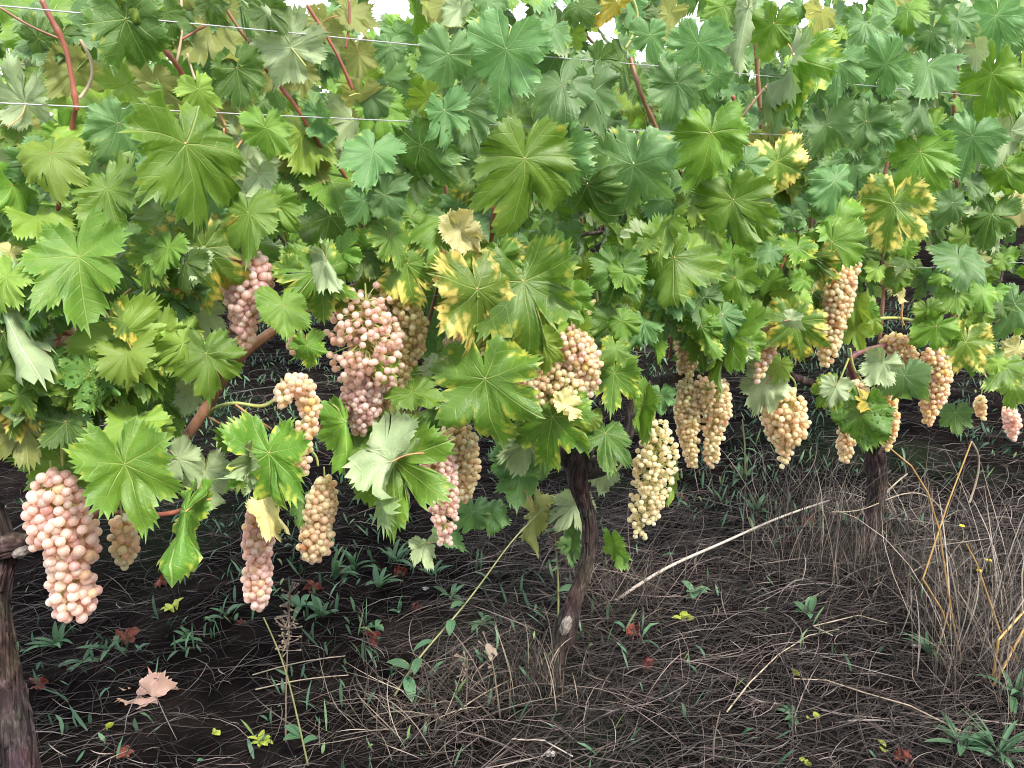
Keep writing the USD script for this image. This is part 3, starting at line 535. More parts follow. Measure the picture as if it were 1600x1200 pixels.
# ---------------------------------------------------------------- leaves
LOOKS_OF = dict(g='leaf_green', b='leaf_blue_green', d='leaf_dark', l='leaf_lime', p='leaf_pale', o='leaf_olive', e='leaf_edged', a='leaf_yellowing', y='leaf_autumn', r='leaf_red', c='leaf_cream', s='leaf_galled')
LEAF_LABEL = dict(a='leaf turning yellow between its veins', y='yellow leaf with green veins and scorched margin', r='yellow leaf with a red patch', c='dried cream-coloured leaf', s='leaf covered in small galls', p='pale leaf showing its underside', o='leaf lit from behind, olive underside', e='green leaf with yellow margin', l='bright lime-green leaf')
def add_leaf(J, d, n, L, kind, rng, key='hi', petiole=True, v=None, **kw):
    """J joint, d towards the tip, n upper side, L metres from joint to tip."""
    v = v or owner(J); v['leaves'] += 1
    if v['leaves'] > 300: return
    a, f, st, e = leaf_arrays(rng, key, **kw)
    d = unit(d); n = unit(n - d * (n @ d)); x = np.cross(d, n)
    W = J + L * (a @ np.stack([x, d, n]))
    path = fresh(str(v['x'].GetPath()), 'leaf')
    m = raw_mesh(path, W - v['base'], f, LOOKS_OF[kind], normals_of(W, f), st, e)
    if kind in LEAF_LABEL and key == 'hi': m.GetPrim().SetCustomDataByKey('label', LEAF_LABEL[kind])
    if petiole:
        l = L * rng.uniform(.5, .8); side = rng.normal(0, .3) * x
        tw = unit(-.55 * d - .75 * n + side + .25 * NRM)
        P = smooth_line([J + n * .0005, J + l * .35 * unit(tw - .5 * d), J + l * tw], 7)
        pv, pf = tube(P, .0014 * (L / .1) ** .5, 5, False); pv2, pf2, pn = meshkit.arrays((pv - v['base'], pf), True)
        raw_mesh(path + '/petiole', pv2, pf2, 'stalk_pink' if rng.random() < .45 else 'stalk_green', pn)

# jx, jy, tx, ty (blade joint and tip), apparent width, kind, depth in front of the row [cm], fold
H = '''290 225 287 367 190 g 15 | 185 193 173 260 100 b 9 | 167 295 177 363 123 g 12 | 80 240 63 302 120 l 10 | 60 343 66 372 100 l 9 | 197 30 230 117 100 d 11 | 325 38 343 123 82 o 5 | 455 75 400 12 120 p 9 .5
310 140 323 195 68 l 13 | 415 200 410 257 72 g 13 | 388 333 398 400 112 g 13 | 433 320 463 365 66 g 11 | 405 272 393 317 68 p 8 | 313 320 316 395 62 b 8 | 370 107 385 170 72 d 8 | 372 175 367 220 66 o 5
197 130 160 145 66 l 6 | 40 160 20 95 84 p 6 | 330 5 350 40 64 d 9 | 417 15 447 42 70 d 9 | 212 7 230 57 64 l 12 | 120 110 80 160 70 o 2 | 60 60 40 20 60 d 2 | 100 210 130 260 70 g 3 | 30 215 20 250 60 g 4 | 470 110 485 150 60 o 3 | 505 35 480 75 60 o 4
240 130 220 185 80 o 3 | 430 100 440 150 80 o 1 | 130 345 100 390 80 g 8 | 240 390 250 440 60 o 2 | 470 240 480 300 80 o 2 | 260 20 275 60 50 d 10 | 500 180 520 225 66 b 6 | 20 290 -10 330 90 g 5 | 95 55 70 95 60 d 1
791 77 766 178 116 b 14 | 700 85 680 160 90 b 12 | 878 133 900 200 130 b 12 | 926 143 936 213 92 b 13 | 863 43 838 75 84 b 10 | 583 235 566 292 106 b 12 | 695 173 711 228 52 b 13 | 723 168 757 236 62 b 12 | 670 153 630 168 58 l 12
820 248 833 368 118 g 16 | 883 237 903 305 60 b 13 | 990 257 985 362 106 b 15 | 1058 130 1053 197 78 b 12 | 568 315 553 360 66 b 13 | 601 305 655 315 62 b 14 | 698 345 693 402 132 g 10 | 718 358 752 398 44 c 13 .8
611 368 643 415 84 e 11 | 700 240 750 268 66 d 9 | 740 283 745 320 84 a 6 | 658 227 693 300 84 d 9 | 918 288 930 370 104 d 10 | 811 328 800 372 56 d 9 | 1046 347 1033 386 100 g 11 | 861 383 900 402 84 b 10 | 963 3 943 43 56 r 11 | 896 52 905 80 40 l 6
1016 55 1016 102 62 b 10 | 720 10 690 52 62 p 7 | 548 20 590 45 72 o 5 | 560 85 565 130 60 o 3 | 610 72 606 110 60 b 9 | 565 150 560 190 80 o 5 | 935 95 975 102 70 d 11 .7 | 763 0 755 35 70 b 8 | 635 255 620 300 76 d 5 | 905 10 915 40 70 d 7
1091 68 1099 142 82 b 13 | 1169 13 1154 117 56 p 11 .7 | 1209 37 1193 94 56 g 8 | 1121 118 1112 152 50 b 11 | 1309 97 1311 145 94 b 13 | 1385 100 1336 142 64 b 12 | 1449 105 1449 152 108 b 12 | 1433 165 1443 208 92 b 14 | 1291 195 1309 257 70 b 12 | 1353 190 1346 248 62 b 11
1381 203 1360 240 42 b 12 | 1111 208 1103 302 102 g 14 | 1166 257 1198 292 66 b 12 | 1146 313 1159 398 102 g 14 | 1214 252 1230 315 84 y 12 .3 | 1303 283 1309 342 90 b 13 | 1438 238 1462 312 116 g 14 | 1519 213 1509 282 76 b 13 | 1396 318 1386 402 110 y 16 | 1236 337 1236 362 36 b 10
1306 343 1318 408 66 g 11 | 1488 317 1474 372 56 b 12 | 1556 25 1546 92 78 b 11 | 1496 30 1500 75 72 b 9 | 1525 75 1532 110 54 p 12 | 1550 115 1530 194 74 g 12 | 1586 135 1580 190 66 l 10 | 1579 205 1565 262 60 p 9 .6 | 1570 262 1565 320 76 g 9 | 1550 335 1545 395 80 d 8
1594 325 1588 372 60 c 10 | 1083 318 1078 350 60 l 7 | 1100 358 1094 402 84 l 8 | 1240 92 1203 187 58 e 11 .6 | 1283 20 1276 50 70 o 6 | 1350 35 1345 70 70 b 7 | 1419 15 1419 50 70 g 8 | 1279 145 1279 180 44 b 10 | 1225 160 1215 215 56 b 7 | 1250 230 1262 280 60 d 4
1590 40 1592 92 66 b 9 | 1455 50 1440 95 70 b 7 | 1130 10 1120 50 66 g 6 | 1250 10 1240 40 60 b 4 | 1400 60 1385 92 62 b 7 | 1225 385 1215 430 56 g 6 | 1345 395 1340 440 56 d 4
123 402 137 513 174 g 15 | 10 457 37 522 112 b 12 | 188 528 250 612 128 l 13 | 318 388 290 496 108 a 12 | 305 405 300 442 46 p 15 | 322 553 323 632 104 g 14 | 442 477 443 530 88 g 15 R | 143 580 177 648 114 s 14 | 77 572 80 622 70 s 12
5 520 14 684 110 d 13 | 0 480 44 612 30 p 14 .8 | 103 660 100 726 90 d 13 | 212 660 190 712 106 l 12 | 240 668 275 688 60 l 11 | 195 725 203 840 138 g 18 .45 | 33 660 43 736 80 o 8 | 97 722 32 768 84 g 7 | 420 708 404 812 124 e 15 | 278 717 313 752 78 p 9
300 608 300 652 62 p 5 | 370 690 322 688 64 g 11 | 383 672 384 720 48 p 10 | 320 735 300 795 84 p 4 | 540 660 532 748 56 g 11 | 493 425 505 515 94 e 12 | 510 408 525 460 40 p 14 .8 | 480 540 487 585 66 e 10 | 313 490 313 538 84 p 6 | 240 402 240 445 62 o 5
190 600 195 650 70 d 8 | 290 800 252 905 96 e 15 .5 | 420 800 434 848 42 c 15 .4 | 665 852 663 884 62 p 6 | 392 720 384 792 26 p 18 .5 | 480 790 485 830 40 d 6 | 15 395 0 420 40 c 9
746 452 751 576 112 y 17 | 818 440 840 566 108 e 17 | 758 592 762 714 112 e 18 | 863 652 853 748 92 e 15 | 643 612 664 648 92 g 12 .3 | 636 413 646 490 88 y 10 | 616 718 614 846 130 g 13 | 613 722 554 797 66 p 19 | 623 663 585 722 66 o 7 | 680 653 680 692 60 d 9
823 687 814 738 104 p 8 | 1053 403 972 470 112 g 12 | 1055 455 1020 497 88 b 13 | 966 420 950 485 82 d 10 | 960 507 960 580 58 d 8 | 1018 520 1030 595 48 g 8 | 960 583 957 648 64 e 11 | 1006 633 1000 692 34 g 11 | 946 677 933 732 102 d 11 | 920 650 905 680 48 l 9
896 498 906 548 50 l 12 .5 | 906 470 915 500 56 c 11 .5 | 606 572 597 602 48 l 12 | 680 570 664 600 44 p 11 .7 | 713 555 712 590 56 g 9 | 846 535 848 588 50 l 13 | 880 632 912 648 44 c 18 .7 | 540 470 535 505 36 a 9 | 565 400 560 440 80 d 8 | 530 395 540 440 80 g 8
1149 435 1166 485 76 g 12 | 1099 465 1088 512 52 b 11 | 1096 510 1113 565 54 e 12 | 1129 493 1126 548 42 b 13 | 1180 492 1160 528 48 g 12 | 1169 533 1156 572 58 e 13 | 1158 545 1180 552 40 p 15 .5 | 1133 520 1117 614 50 g 10 | 1243 503 1253 572 70 a 13 | 1236 500 1260 504 34 p 15 .5 | 1236 457 1253 502 50 l 10
1300 378 1304 449 54 g 13 | 1268 400 1275 457 44 a 10 | 1403 443 1375 440 60 c 10 .3 | 1336 510 1352 548 50 l 9 | 1340 480 1348 515 46 l 10 | 1463 510 1430 548 66 g 12 | 1493 458 1474 492 62 g 12 | 1533 455 1525 490 60 g 11 | 1533 490 1530 528 52 g 12 | 1499 403 1508 445 92 b 10 | 1586 475 1584 540 60 b 12
1509 535 1504 602 72 y 13 | 1566 570 1559 615 84 e 12 | 1589 545 1582 580 48 c 12 .4 | 1586 600 1580 640 64 g 8 | 1379 567 1372 610 52 p 11 .5 | 1413 587 1416 645 48 b 13 | 1346 647 1343 710 80 s 14 R | 1299 607 1279 645 54 e 10 | 1306 605 1302 640 30 p 12 | 1358 628 1348 644 44 r 14
1196 600 1164 645 62 p 6 | 1219 570 1213 600 46 l 8 | 1493 645 1494 678 54 d 3 | 1076 425 1070 470 60 g 9 | 1100 390 1098 430 60 l 7 | 1143 395 1140 435 56 g 7 | 1190 400 1185 450 50 g 8 | 1185 345 1190 390 70 g 7 | 1090 530 1080 570 40 g 7 | 1040 500 1035 540 44 d 6
800 712 800 760 62 b -12 | 850 708 852 752 54 b -10 | 812 740 806 798 54 b -12 | 1033 618 1034 650 40 b 4 | 943 735 946 775 44 p -6 | 895 790 890 838 44 p -8 | 835 800 840 868 40 o -10 | 898 840 893 884 24 b -9 | 958 850 964 890 30 g -4 | 765 800 770 842 40 b -14 | 738 800 735 842 50 b -16 | 700 830 735 860 60 b -14 | 1050 745 1048 790 24 l -3 | 950 700 958 728 50 e 6
'''
hero = []
for chunk in H.replace('\n', '|').split('|'):
    q = chunk.split()
    if q: hero.append((*map(float, q[:5]), q[5], float(q[6]) / 100, q[7] if len(q) > 7 else None))
rng = np.random.default_rng(21)
for h_i, (jx, jy, tx, ty, wpx, kind, off, opt) in enumerate(hero):
    rng = np.random.default_rng(9000 + h_i)
    J = at(jx, jy, off); z = depth(J); v_cam = unit(CAM - J)
    rr = ray(jx, jy); rdir = unit(rr)
    r_ = unit(np.cross(rdir, [0, 0, 1.])); u_ = np.cross(r_, rdir)
    ip = r_ * (tx - jx) + u_ * (jy - ty); ell = .95 * np.linalg.norm(ip) * z / FPX; ip = unit(ip)
    Wm = wpx * z / FPX; Lt = Wm / 1.58
    ratio = wpx / (1.46 * math.hypot(tx - jx, ty - jy)); auto = None
    if ratio < .52 or (opt and opt != 'R'): auto = math.acos(max(.2, min(1, ratio)))
    L = max(ell, Lt); tilt = min(math.acos(min(1, ell / L)), math.radians(62))
    under = kind in 'po'
    # tip of a hanging leaf swings out towards the viewer when its upper side shows, away when the underside shows
    d = math.cos(tilt) * ip + math.sin(tilt) * v_cam * (-1 if under else 1)
    n = unit(v_cam - d * (v_cam @ d)); roll = rng.normal(0, .38)
    n = math.cos(roll) * n + math.sin(roll) * np.cross(d, n)
    if under: n = -n
    kw = {}
    if opt == 'R': kw['round_'] = True
    elif auto: kw['fold'] = math.tan(min(auto, 1.3)) * (1 if rng.random() < .75 else -1)
    if kind in 'cr': kw['crumple'] = .5
    if kind in 'ae': kw['crumple'] = .12
    if kind == 's': kw.update(ripple=1.5, crumple=.25)
    add_leaf(J, d, n, L, kind, rng, 'hi', petiole=kind not in 'c', lobed=float(np.clip(rng.normal(.55, .3), .05, 1.15)), curl=rng.normal(.55, .25 if kind in 'ye' else .42), **kw)

# the leaves behind and between: scattered through the depth of the hedge
CONT = np.array([(-400, 720), (0, 640), (90, 680), (250, 665), (300, 470), (420, 435), (520, 425), (570, 580), (720, 620), (880, 665), (940, 620), (985, 480), (1030, 500), (1080, 580), (1200, 580), (1300, 550), (1370, 455), (1440, 450), (1500, 520), (1600, 590), (2200, 600)])
GAPS = [(70, 14, 34, 18), (600, 25, 36, 36), (1110, 22, 20, 16), (1285, 16, 70, 24)]
rng = np.random.default_rng(33)
placed, tries = 0, 0
while placed < 880 and tries < 40000:
    tries += 1
    s = rng.uniform(-1.25, 2.9); zz = rng.uniform(.55, 1.66); off = rng.uniform(-.26, .05)
    p = row_point(s, zz, off); x, y, dz = pix(p)
    if dz < .4: continue
    if y > np.interp(x, CONT[:, 0], CONT[:, 1]) - 12: continue
    if any(((x - a) / (c + 8)) ** 2 + ((y - b) / (e + 8)) ** 2 < 1 for a, b, c, e in GAPS): continue
    if y < -250 and rng.random() < .6: continue
    L = rng.uniform(.048, .098)
    v_cam = unit(CAM - p); out = -NRM
    kinds = 'gbdlopea'
    if x < 560 and y < 420: w_ = [.28, .08, .14, .12, .12, .24, .02, 0]
    elif y > 380: w_ = [.28, .08, .22, .08, .06, .06, .16, .06]
    else: w_ = [.18, .42, .16, .07, .07, .07, .03, 0]
    kind = kinds[rng.choice(8, p=np.array(w_) / sum(w_))]
    under = kind in 'po'
    lean = rng.normal(0, .6)
    d = unit(np.array([0, 0, -1.]) + lean * ROW + out * rng.uniform(-.1, .9))
    n = unit(out + np.array([0, 0, 1]) * rng.uniform(.1, 1.1) + ROW * rng.normal(0, .45)) if not under else unit(NRM + np.array([0, 0, rng.uniform(-.2, .6)]) + ROW * rng.normal(0, .4))
    J = p - d * L * .4
    add_leaf(J, d, n, L, kind, rng, 'mid', petiole=False, lobed=float(np.clip(rng.normal(.5, .3), .05, 1.15)))
    placed += 1

# small leaves of the side shoots, between and around the bunches
rng = np.random.default_rng(77)
placed = tries = 0
while placed < 185 and tries < 9000:
    tries += 1
    low = placed < 130
    px_, py_ = (rng.uniform(-20, 1620), rng.uniform(380, 720)) if low else (rng.uniform(-20, 1620), rng.uniform(-10, 420))
    if py_ > np.interp(px_, CONT[:, 0], CONT[:, 1]) + 35: continue
    if any((px_ - x) ** 2 + (py_ - 10 - y) ** 2 < (h + 22) ** 2 for ax in BUNCH_AXES for x, y, h in ax): continue
    J = at(px_, py_, rng.uniform(.03, .15) if low else rng.uniform(-.02, .07)); v_cam = unit(CAM - J)
    kind = 'gelbda'[rng.choice(6, p=[.3, .28, .2, .08, .1, .04])] if low else 'gblpo'[rng.choice(5, p=[.3, .4, .14, .1, .06])]
    d = unit(np.array([0, 0, -1.]) + rng.normal(0, .75) * ROW + v_cam * rng.uniform(-.2, .9)); n = unit(v_cam + np.array([0, 0, 1]) * rng.uniform(-.1, .9) + ROW * rng.normal(0, .55))
    add_leaf(J, d, -n if kind in 'po' else n, rng.uniform(.03, .058), kind, rng, 'mid', petiole=False, lobed=float(np.clip(rng.normal(.5, .3), .05, 1.15)), curl=rng.normal(.6, .5))
    placed += 1

# ---------------------------------------------------------------- trellis wires and a tie
def wire(pts, label, r=.0009):
    P = np.array([at(x, y, o) for x, y, o in pts])
    d0, d1 = unit(P[0] - P[1]), unit(P[-1] - P[-2])
    P = np.vstack([P[0] + d0 * .5, P, P[-1] + d1 * 1.2])
    v, f = tube(smooth_line(P, 60), r, 6)
    m = part('/World', 'trellis_wire', v, f, 'wire_steel')
    put(m.GetPrim(), label=label, category='wire')
wire([(0, 9, .10), (533, 59, .10), (666, 72, .10), (990, 100, .10), (1273, 126, .10)], 'uppermost steel wire on the left, running through leaves from the top left corner')
wire([(810, 3, -.12), (933, 15, -.12), (1226, 42, -.12), (1353, 50, -.12), (1566, 70, -.12)], 'steel wire among the topmost leaves of the right half of the hedge')
wire([(0, 161, .08), (200, 170, .08), (946, 202, .07), (1246, 211, .07)], 'steel wire crossing the red shoots a little below the top left wire')
wire([(0, 499, .0), (300, 493, .0), (700, 460, -.02), (1400, 420, -.02)], 'steel wire level with the yellow leaf and the first pink bunch', .0008)
wire([(230, 690, -.05), (345, 620, -.05), (420, 605, -.05), (520, 596, -.05), (800, 570, -.05)], 'thin slack wire crossing the dark gap beside the old arching wood', .0009)
p = at(1386, 131, .06)
a_ = np.linspace(0, 5.6, 24)
P = p + np.outer(np.cos(a_) * .012, ROW) + np.outer(np.sin(a_) * .008, [0, 0, 1.]) + np.outer(a_ * .0006, NRM)
v, f = tube(np.vstack([P, p + ROW * .03 + [0, 0, .004]]), .0016, 6)
m = part('/World', 'vine_tie', v, f, 'tie_blue'); put(m.GetPrim(), label='small blue plastic tie on a wire among the leaves at the upper right', category='plastic tie')

# ---------------------------------------------------------------- grape bunches
ico = trimesh.creation.icosphere(2); BV, BF = np.array(ico.vertices), np.array(ico.faces)
ico1 = trimesh.creation.icosphere(1); CV = np.array(ico1.vertices) * 1.02; CF = np.array(ico1.faces)
BALL = {True: (vt3(BV), vt3(BV), vti(np.full(len(BF), 3)), vti(BF)), False: (vt3(CV), vt3(CV), vti(np.full(len(CF), 3)), vti(CF))}
def bunch(axis, label, colours, off=.08, dia=.0155, seed=0, most=130, group=None, loose=.0):
    dia *= .88
    """axis: (px, py, half width in px) from the shoulder down to the tip."""
    rng = np.random.default_rng(100 + seed)
    offs = np.broadcast_to(off, len(axis))
    P = np.array([at(x, y, o) for (x, y, h), o in zip(axis, offs)]); hw = np.array([h * depth(p) / FPX for p, (_, _, h) in zip(P, axis)])
    line = smooth_line(np.c_[P, hw], 60); C, RR = line[:, :3], np.maximum(line[:, 3] - dia * .42, .0015)
    seg = np.linalg.norm(np.diff(C, axis=0), axis=1); w = np.r_[seg, seg[-1]] * (RR + .004) ** 2; cum = np.cumsum(w) / w.sum()
    NT = 9000
    I = np.minimum(np.searchsorted(cum, rng.random(NT)), 59); U = rng.normal(size=(NT, 3)); U /= np.linalg.norm(U, axis=1, keepdims=True)
    Q = C[I] + U * (RR[I] * np.where(RR[I] > .022, rng.uniform(.74, 1, NT), rng.uniform(.3, 1, NT) ** .4))[:, None] * [1, 1, .8]
    D = dia * rng.uniform(.86, 1.12, NT) * np.where(rng.random(NT) < .08, .86, 1) / 2
    pts, rad = np.zeros((most, 3)), np.zeros(most); cnt = 0; missed = 0
    for q, d in zip(Q, D):
        if cnt and (((pts[:cnt] - q) ** 2).sum(1) < ((rad[:cnt] + d) * (.77 + loose)) ** 2).any():
            missed += 1
            if missed > 700: break
            continue
        pts[cnt], rad[cnt] = q, d; cnt += 1; missed = 0
        if cnt == most: break
    pts, rad = pts[:cnt], rad[:cnt]
    base = P[0]
    t = thing('grape_bunch', label, 'grape bunch', base, group)
    root = str(t.GetPath()); BVt, BNt, BCt, BIt = BALL[bool(depth(base) < 1.36)]
    names = list(colours); pr = np.array(list(colours.values()), float); pr /= pr.sum()
    stems = [tube(np.vstack([P[0] + [0, 0, .03], C[::6], C[-1]]), .0016, 6)]
    for q, r in zip(pts, rad):
        m = UsdGeom.Mesh.Define(stage, fresh(root, 'grape'))
        m.CreatePointsAttr(BVt); m.CreateFaceVertexCountsAttr(BCt); m.CreateFaceVertexIndicesAttr(BIt); m.CreateSubdivisionSchemeAttr('none')
        m.CreateNormalsAttr(BNt); m.SetNormalsInterpolation('vertex')
        m.AddTranslateOp().Set(Gf.Vec3d(*map(float, q - base)))
        i = int(np.argmin(np.linalg.norm(C - q, axis=1))); o = unit(q - C[i] + [0, 0, -.004])
        m.AddRotateXYZOp().Set(Gf.Vec3f(float(math.degrees(math.atan2(-o[1], o[2])) ), float(math.degrees(math.asin(np.clip(o[0], -1, 1)))), 0))
        m.AddScaleOp().Set(Gf.Vec3f(float(r), float(r), float(r * rng.uniform(1.0, 1.08))))
        k = names[rng.choice(len(names), p=pr)]
        UsdShade.MaterialBindingAPI.Apply(m.GetPrim()).Bind(M[f'grape_{k}_{rng.integers(3)}'])
        i2 = max(0, i - 2)
        stems.append(tube(smooth_line([C[i2], (C[i2] + q) / 2 + [0, 0, .003], q], 4), .0008, 4, False))
    v, f = join(stems); part(t, 'stem', v, f, 'stalk_green', base=base)
    return t
for i, (ax, label, col, off, dia) in enumerate(BUNCHES):
    bunch(ax, label, col, off, dia, i, most=295, loose=.12 if 'loose' in label else 0.0)

# ---------------------------------------------------------------- the rows behind
def back_vine(seed):
    rng = np.random.default_rng(seed)
    t = thing('background_vine', 'leafy grapevine in the rows behind the front hedge, seen only through its gaps', 'grapevine', (0, 0, 0), 'vines in the rows behind')
    P = smooth_line([[0, 0, -.03], [.02, 0, .2], [-.02, .02, .42], [0, 0, .62]], 24)
    v, f = tube(P, np.linspace(.03, .024, 24)[:, None] * (1 + .4 * (rng.random((24, 10)) - .5)), 10); part(t, 'trunk', v, f, 'bark')
    v, f = tube(smooth_line([[-.5, 0, .66], [-.2, .02, .64], [0, 0, .62], [.25, -.01, .64], [.5, 0, .67]], 20), .011, 7); part(t, 'arm', v, f, 'bark')
    for k in range(9):
        x = -.45 + k * .11
        part(t, 'cane', *tube(smooth_line([[x, 0, .64], [x + rng.normal(0, .04), rng.normal(0, .05), .95], [x + rng.normal(0, .08), rng.normal(0, .08), rng.uniform(1.25, 1.55)]], 8), .004, 5), 'cane_brown')
    for k in range(250):
        p = np.array([rng.uniform(-.52, .52), rng.normal(0, .12), rng.uniform(.55, 1.62)]); L = rng.uniform(.06, .105)
        out = np.array([rng.normal(0, .3), -1 if rng.random() < .8 else 1, 0]); d = unit([rng.normal(0, .5), out[1] * rng.uniform(-.1, .7), -1]); n = unit(out + [0, 0, rng.uniform(.1, 1)])
        a, f, st, e = leaf_arrays(rng, 'low', holes=0); n = unit(n - d * (n @ d)); W = p - d * L * .4 + L * (a @ np.stack([np.cross(d, n), d, n]))
        raw_mesh(fresh(str(t.GetPath()), 'leaf'), W, f, LOOKS_OF['gbdlo'[rng.choice(5, p=[.3, .3, .25, .1, .05])]], normals_of(W, f), st, e)
    return t
protos = [back_vine(1), back_vine(2)]
moved = 0
for row, (dist, s0, s1) in enumerate([(2.3, -2.2, 9.0), (4.6, -4.5, 16.0), (-2.5, -2.6, 3.2)]):
    s = s0
    while s < s1:
        p = np.array([0, Y0, 0]) + ROW * s + NRM * dist; s += .93
        if dist > 0 and not -150 < pix(p + [0, 0, 1.1])[0] < 1750: continue
        if moved < 2: x = protos[moved]; x.ClearXformOpOrder()
        else:
            x = UsdGeom.Xform.Define(stage, fresh('/World', 'background_vine')); x.GetPrim().GetReferences().AddInternalReference(protos[moved % 2].GetPath()); x.GetPrim().SetInstanceable(True)
            x.ClearXformOpOrder()
        moved += 1
        mtx = Gf.Matrix4d().SetRotate(Gf.Rotation(Gf.Vec3d(0, 0, 1), math.degrees(math.atan2(ROW[1], ROW[0])) + (180 if moved % 3 == 0 else 0)))
        mtx.SetTranslateOnly(Gf.Vec3d(float(p[0]), float(p[1]), gz(p)))
        x.MakeMatrixXform().Set(mtx)

# ---------------------------------------------------------------- straw, weeds and litter on the ground
def ribbons(roots, rng, lmin, lmax, wmin, wmax, rise=.25, segs=4, bend=.8, up=0.0):
    """Flat blades, all in one mesh. roots (n,3)."""
    n = len(roots); a = rng.uniform(0, 2 * math.pi, n) if up else .35 + rng.normal(0, .75, n) + math.pi * (rng.random(n) < .5); l = lmin + (lmax - lmin) * rng.random(n) ** 1.7; k = rng.normal(0, bend, n)
    el = np.abs(rng.normal(0, rise, n)) + up; w = rng.uniform(wmin, wmax, n)
    t = np.linspace(0, 1, segs + 1)
    A = a[:, None] + k[:, None] * (t - .5)[None]
    step = (l / segs)[:, None]
    E = el[:, None] * (1 - 2.0 * t[None]) if not up else el[:, None] - (np.abs(rng.normal(.5, .6, n)))[:, None] * t[None] ** 1.5
    dx, dy, dz = np.cos(A) * np.cos(E) * step, np.sin(A) * np.cos(E) * step, np.sin(E) * step
    p = np.stack([np.cumsum(dx, 1) - dx, np.cumsum(dy, 1) - dy, np.cumsum(dz, 1) - dz], -1) + roots[:, None]
    if not up: p[..., 2] = np.maximum(p[..., 2], ground_z(p[..., 0], p[..., 1]) + .001)
    side = np.stack([-np.sin(A), np.cos(A), rng.normal(0, .5, n)[:, None] * np.ones_like(A)], -1)
    ww = (w[:, None] * np.sin(np.linspace(.35, math.pi - .12, segs + 1))[None])[..., None] / 2
    q = np.stack([p - side * ww, p + side * ww], 2).reshape(-1, 3)
    i = np.arange(n)[:, None] * (2 * (segs + 1)) + np.arange(segs)[None] * 2
    f = np.stack([i, i + 1, i + 3, i + 2], -1).reshape(-1, 4)
    return q, np.vstack([f[:, [0, 1, 2]], f[:, [0, 2, 3]]]), np.repeat(rng.random(n), 2 * (segs + 1))
def straws(name, sets, mat, label, category, kind=None):
    V, F = join([x[:2] for x in sets])
    m = raw_mesh(fresh('/World', name), V, F, mat, edge=np.concatenate([x[2] for x in sets])); put(m.GetPrim(), label=label, category=category, kind=kind)
rng = np.random.default_rng(55)
def scatter(n, box, accept=None):
    out = []
    while len(out) < n:
        x, y = rng.uniform(box[0], box[1], n * 2), rng.uniform(box[2], box[3], n * 2)
        q = np.stack([x, y], 1)
        if accept is not None: q = q[accept(q) > rng.random(len(q))]
        out += list(q)
    q = np.array(out[:n]); return np.c_[q, ground_z(q[:, 0], q[:, 1]) + .003]
near = lambda q: np.clip(1.6 / (.6 + q[:, 1]) ** .9, .05, 1) * (.75 + .25 * (meshkit.noise(np.c_[q * 3.5, q[:, 0] * 0]) > .45))
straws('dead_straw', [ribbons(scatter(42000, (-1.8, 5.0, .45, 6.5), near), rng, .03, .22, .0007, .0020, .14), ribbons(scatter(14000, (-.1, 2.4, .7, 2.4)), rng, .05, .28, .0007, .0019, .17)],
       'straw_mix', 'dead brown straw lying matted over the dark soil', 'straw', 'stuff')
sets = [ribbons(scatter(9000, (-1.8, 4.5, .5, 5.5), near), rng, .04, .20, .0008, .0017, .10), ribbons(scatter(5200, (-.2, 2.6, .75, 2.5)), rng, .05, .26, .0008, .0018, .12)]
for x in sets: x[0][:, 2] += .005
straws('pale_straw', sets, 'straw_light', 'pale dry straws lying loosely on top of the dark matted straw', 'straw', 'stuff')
green = lambda q: np.clip(.08 + .8 * np.exp(-((q[:, 0] + .42) ** 2 / .40 + (q[:, 1] - 1.78) ** 2 / .22)) + .55 * (q[:, 1] > 2.2), 0, 1) * (meshkit.noise(np.c_[q * 5, q[:, 0] * 0], 3) > .45)
straws('ground_cover', [ribbons(scatter(10500, (-1.6, 4.5, .6, 5.5), green), rng, .02, .065, .003, .009, segs=3, bend=.5, up=.8)], 'grass_mix', 'short green grass and seedlings scattered over the soil', 'grass', 'stuff')
def tuft(px, py, n, spread, lmin, lmax, label, seed, up=1.1, w=(.0009, .002), mat='tuft_mix', bend=.6):
    rng2 = np.random.default_rng(seed); b = gpt(px, py)
    roots = np.c_[b[0] + rng2.normal(0, spread, n), b[1] + rng2.normal(0, spread * .7, n)]; roots = np.c_[roots, ground_z(roots[:, 0], roots[:, 1])]
    straws('dry_grass_tuft', [ribbons(roots, rng2, lmin, lmax, *w, segs=6, bend=bend, up=up)], mat, label, 'dry grass')
tuft(845, 1075, 168, .05, .06, .2, 'small tuft of dry grass at the foot of the middle trunk', 1)
tuft(1290, 885, 240, .12, .12, .42, 'dense tuft of dry grass left of the right-hand trunk', 2, 1.2)
tuft(1400, 890, 130, .14, .1, .36, 'tuft of dry grass just right of the right-hand trunk', 3, 1.1)
tuft(1545, 1075, 200, .10, .08, .32, 'thick tuft of dry grass at the right edge under the orange stems', 4, 1.1)
tuft(970, 950, 216, .09, .08, .28, 'tuft of dry grass at the low end of the long pale stick', 5, .8)
tuft(1490, 960, 240, .09, .1, .3, 'low dry grass behind the bent orange stems', 6, .8)
tuft(1235, 800, 90, .12, .10, .34, 'tangle of whitish dead weed stems above the long pale stick', 8, .9, (.0014, .0026), 'tuft_pale', 2.2)
tuft(1440, 830, 60, .12, .12, .34, 'loose whitish dead stems right of the right-hand trunk', 9, .5, (.0014, .0026), 'tuft_pale', 1.6)
tuft(1560, 1050, 90, .09, .2, .52, 'tangle of pale bent straw blades at the right edge', 10, 1.0, (.0014, .003), 'tuft_pale', 1.2)
tuft(1590, 960, 60, .12, .2, .5, 'tall pale dry grass behind the thick orange stems at the right edge', 11, 1.2, (.001, .0022), 'tuft_pale', .8)
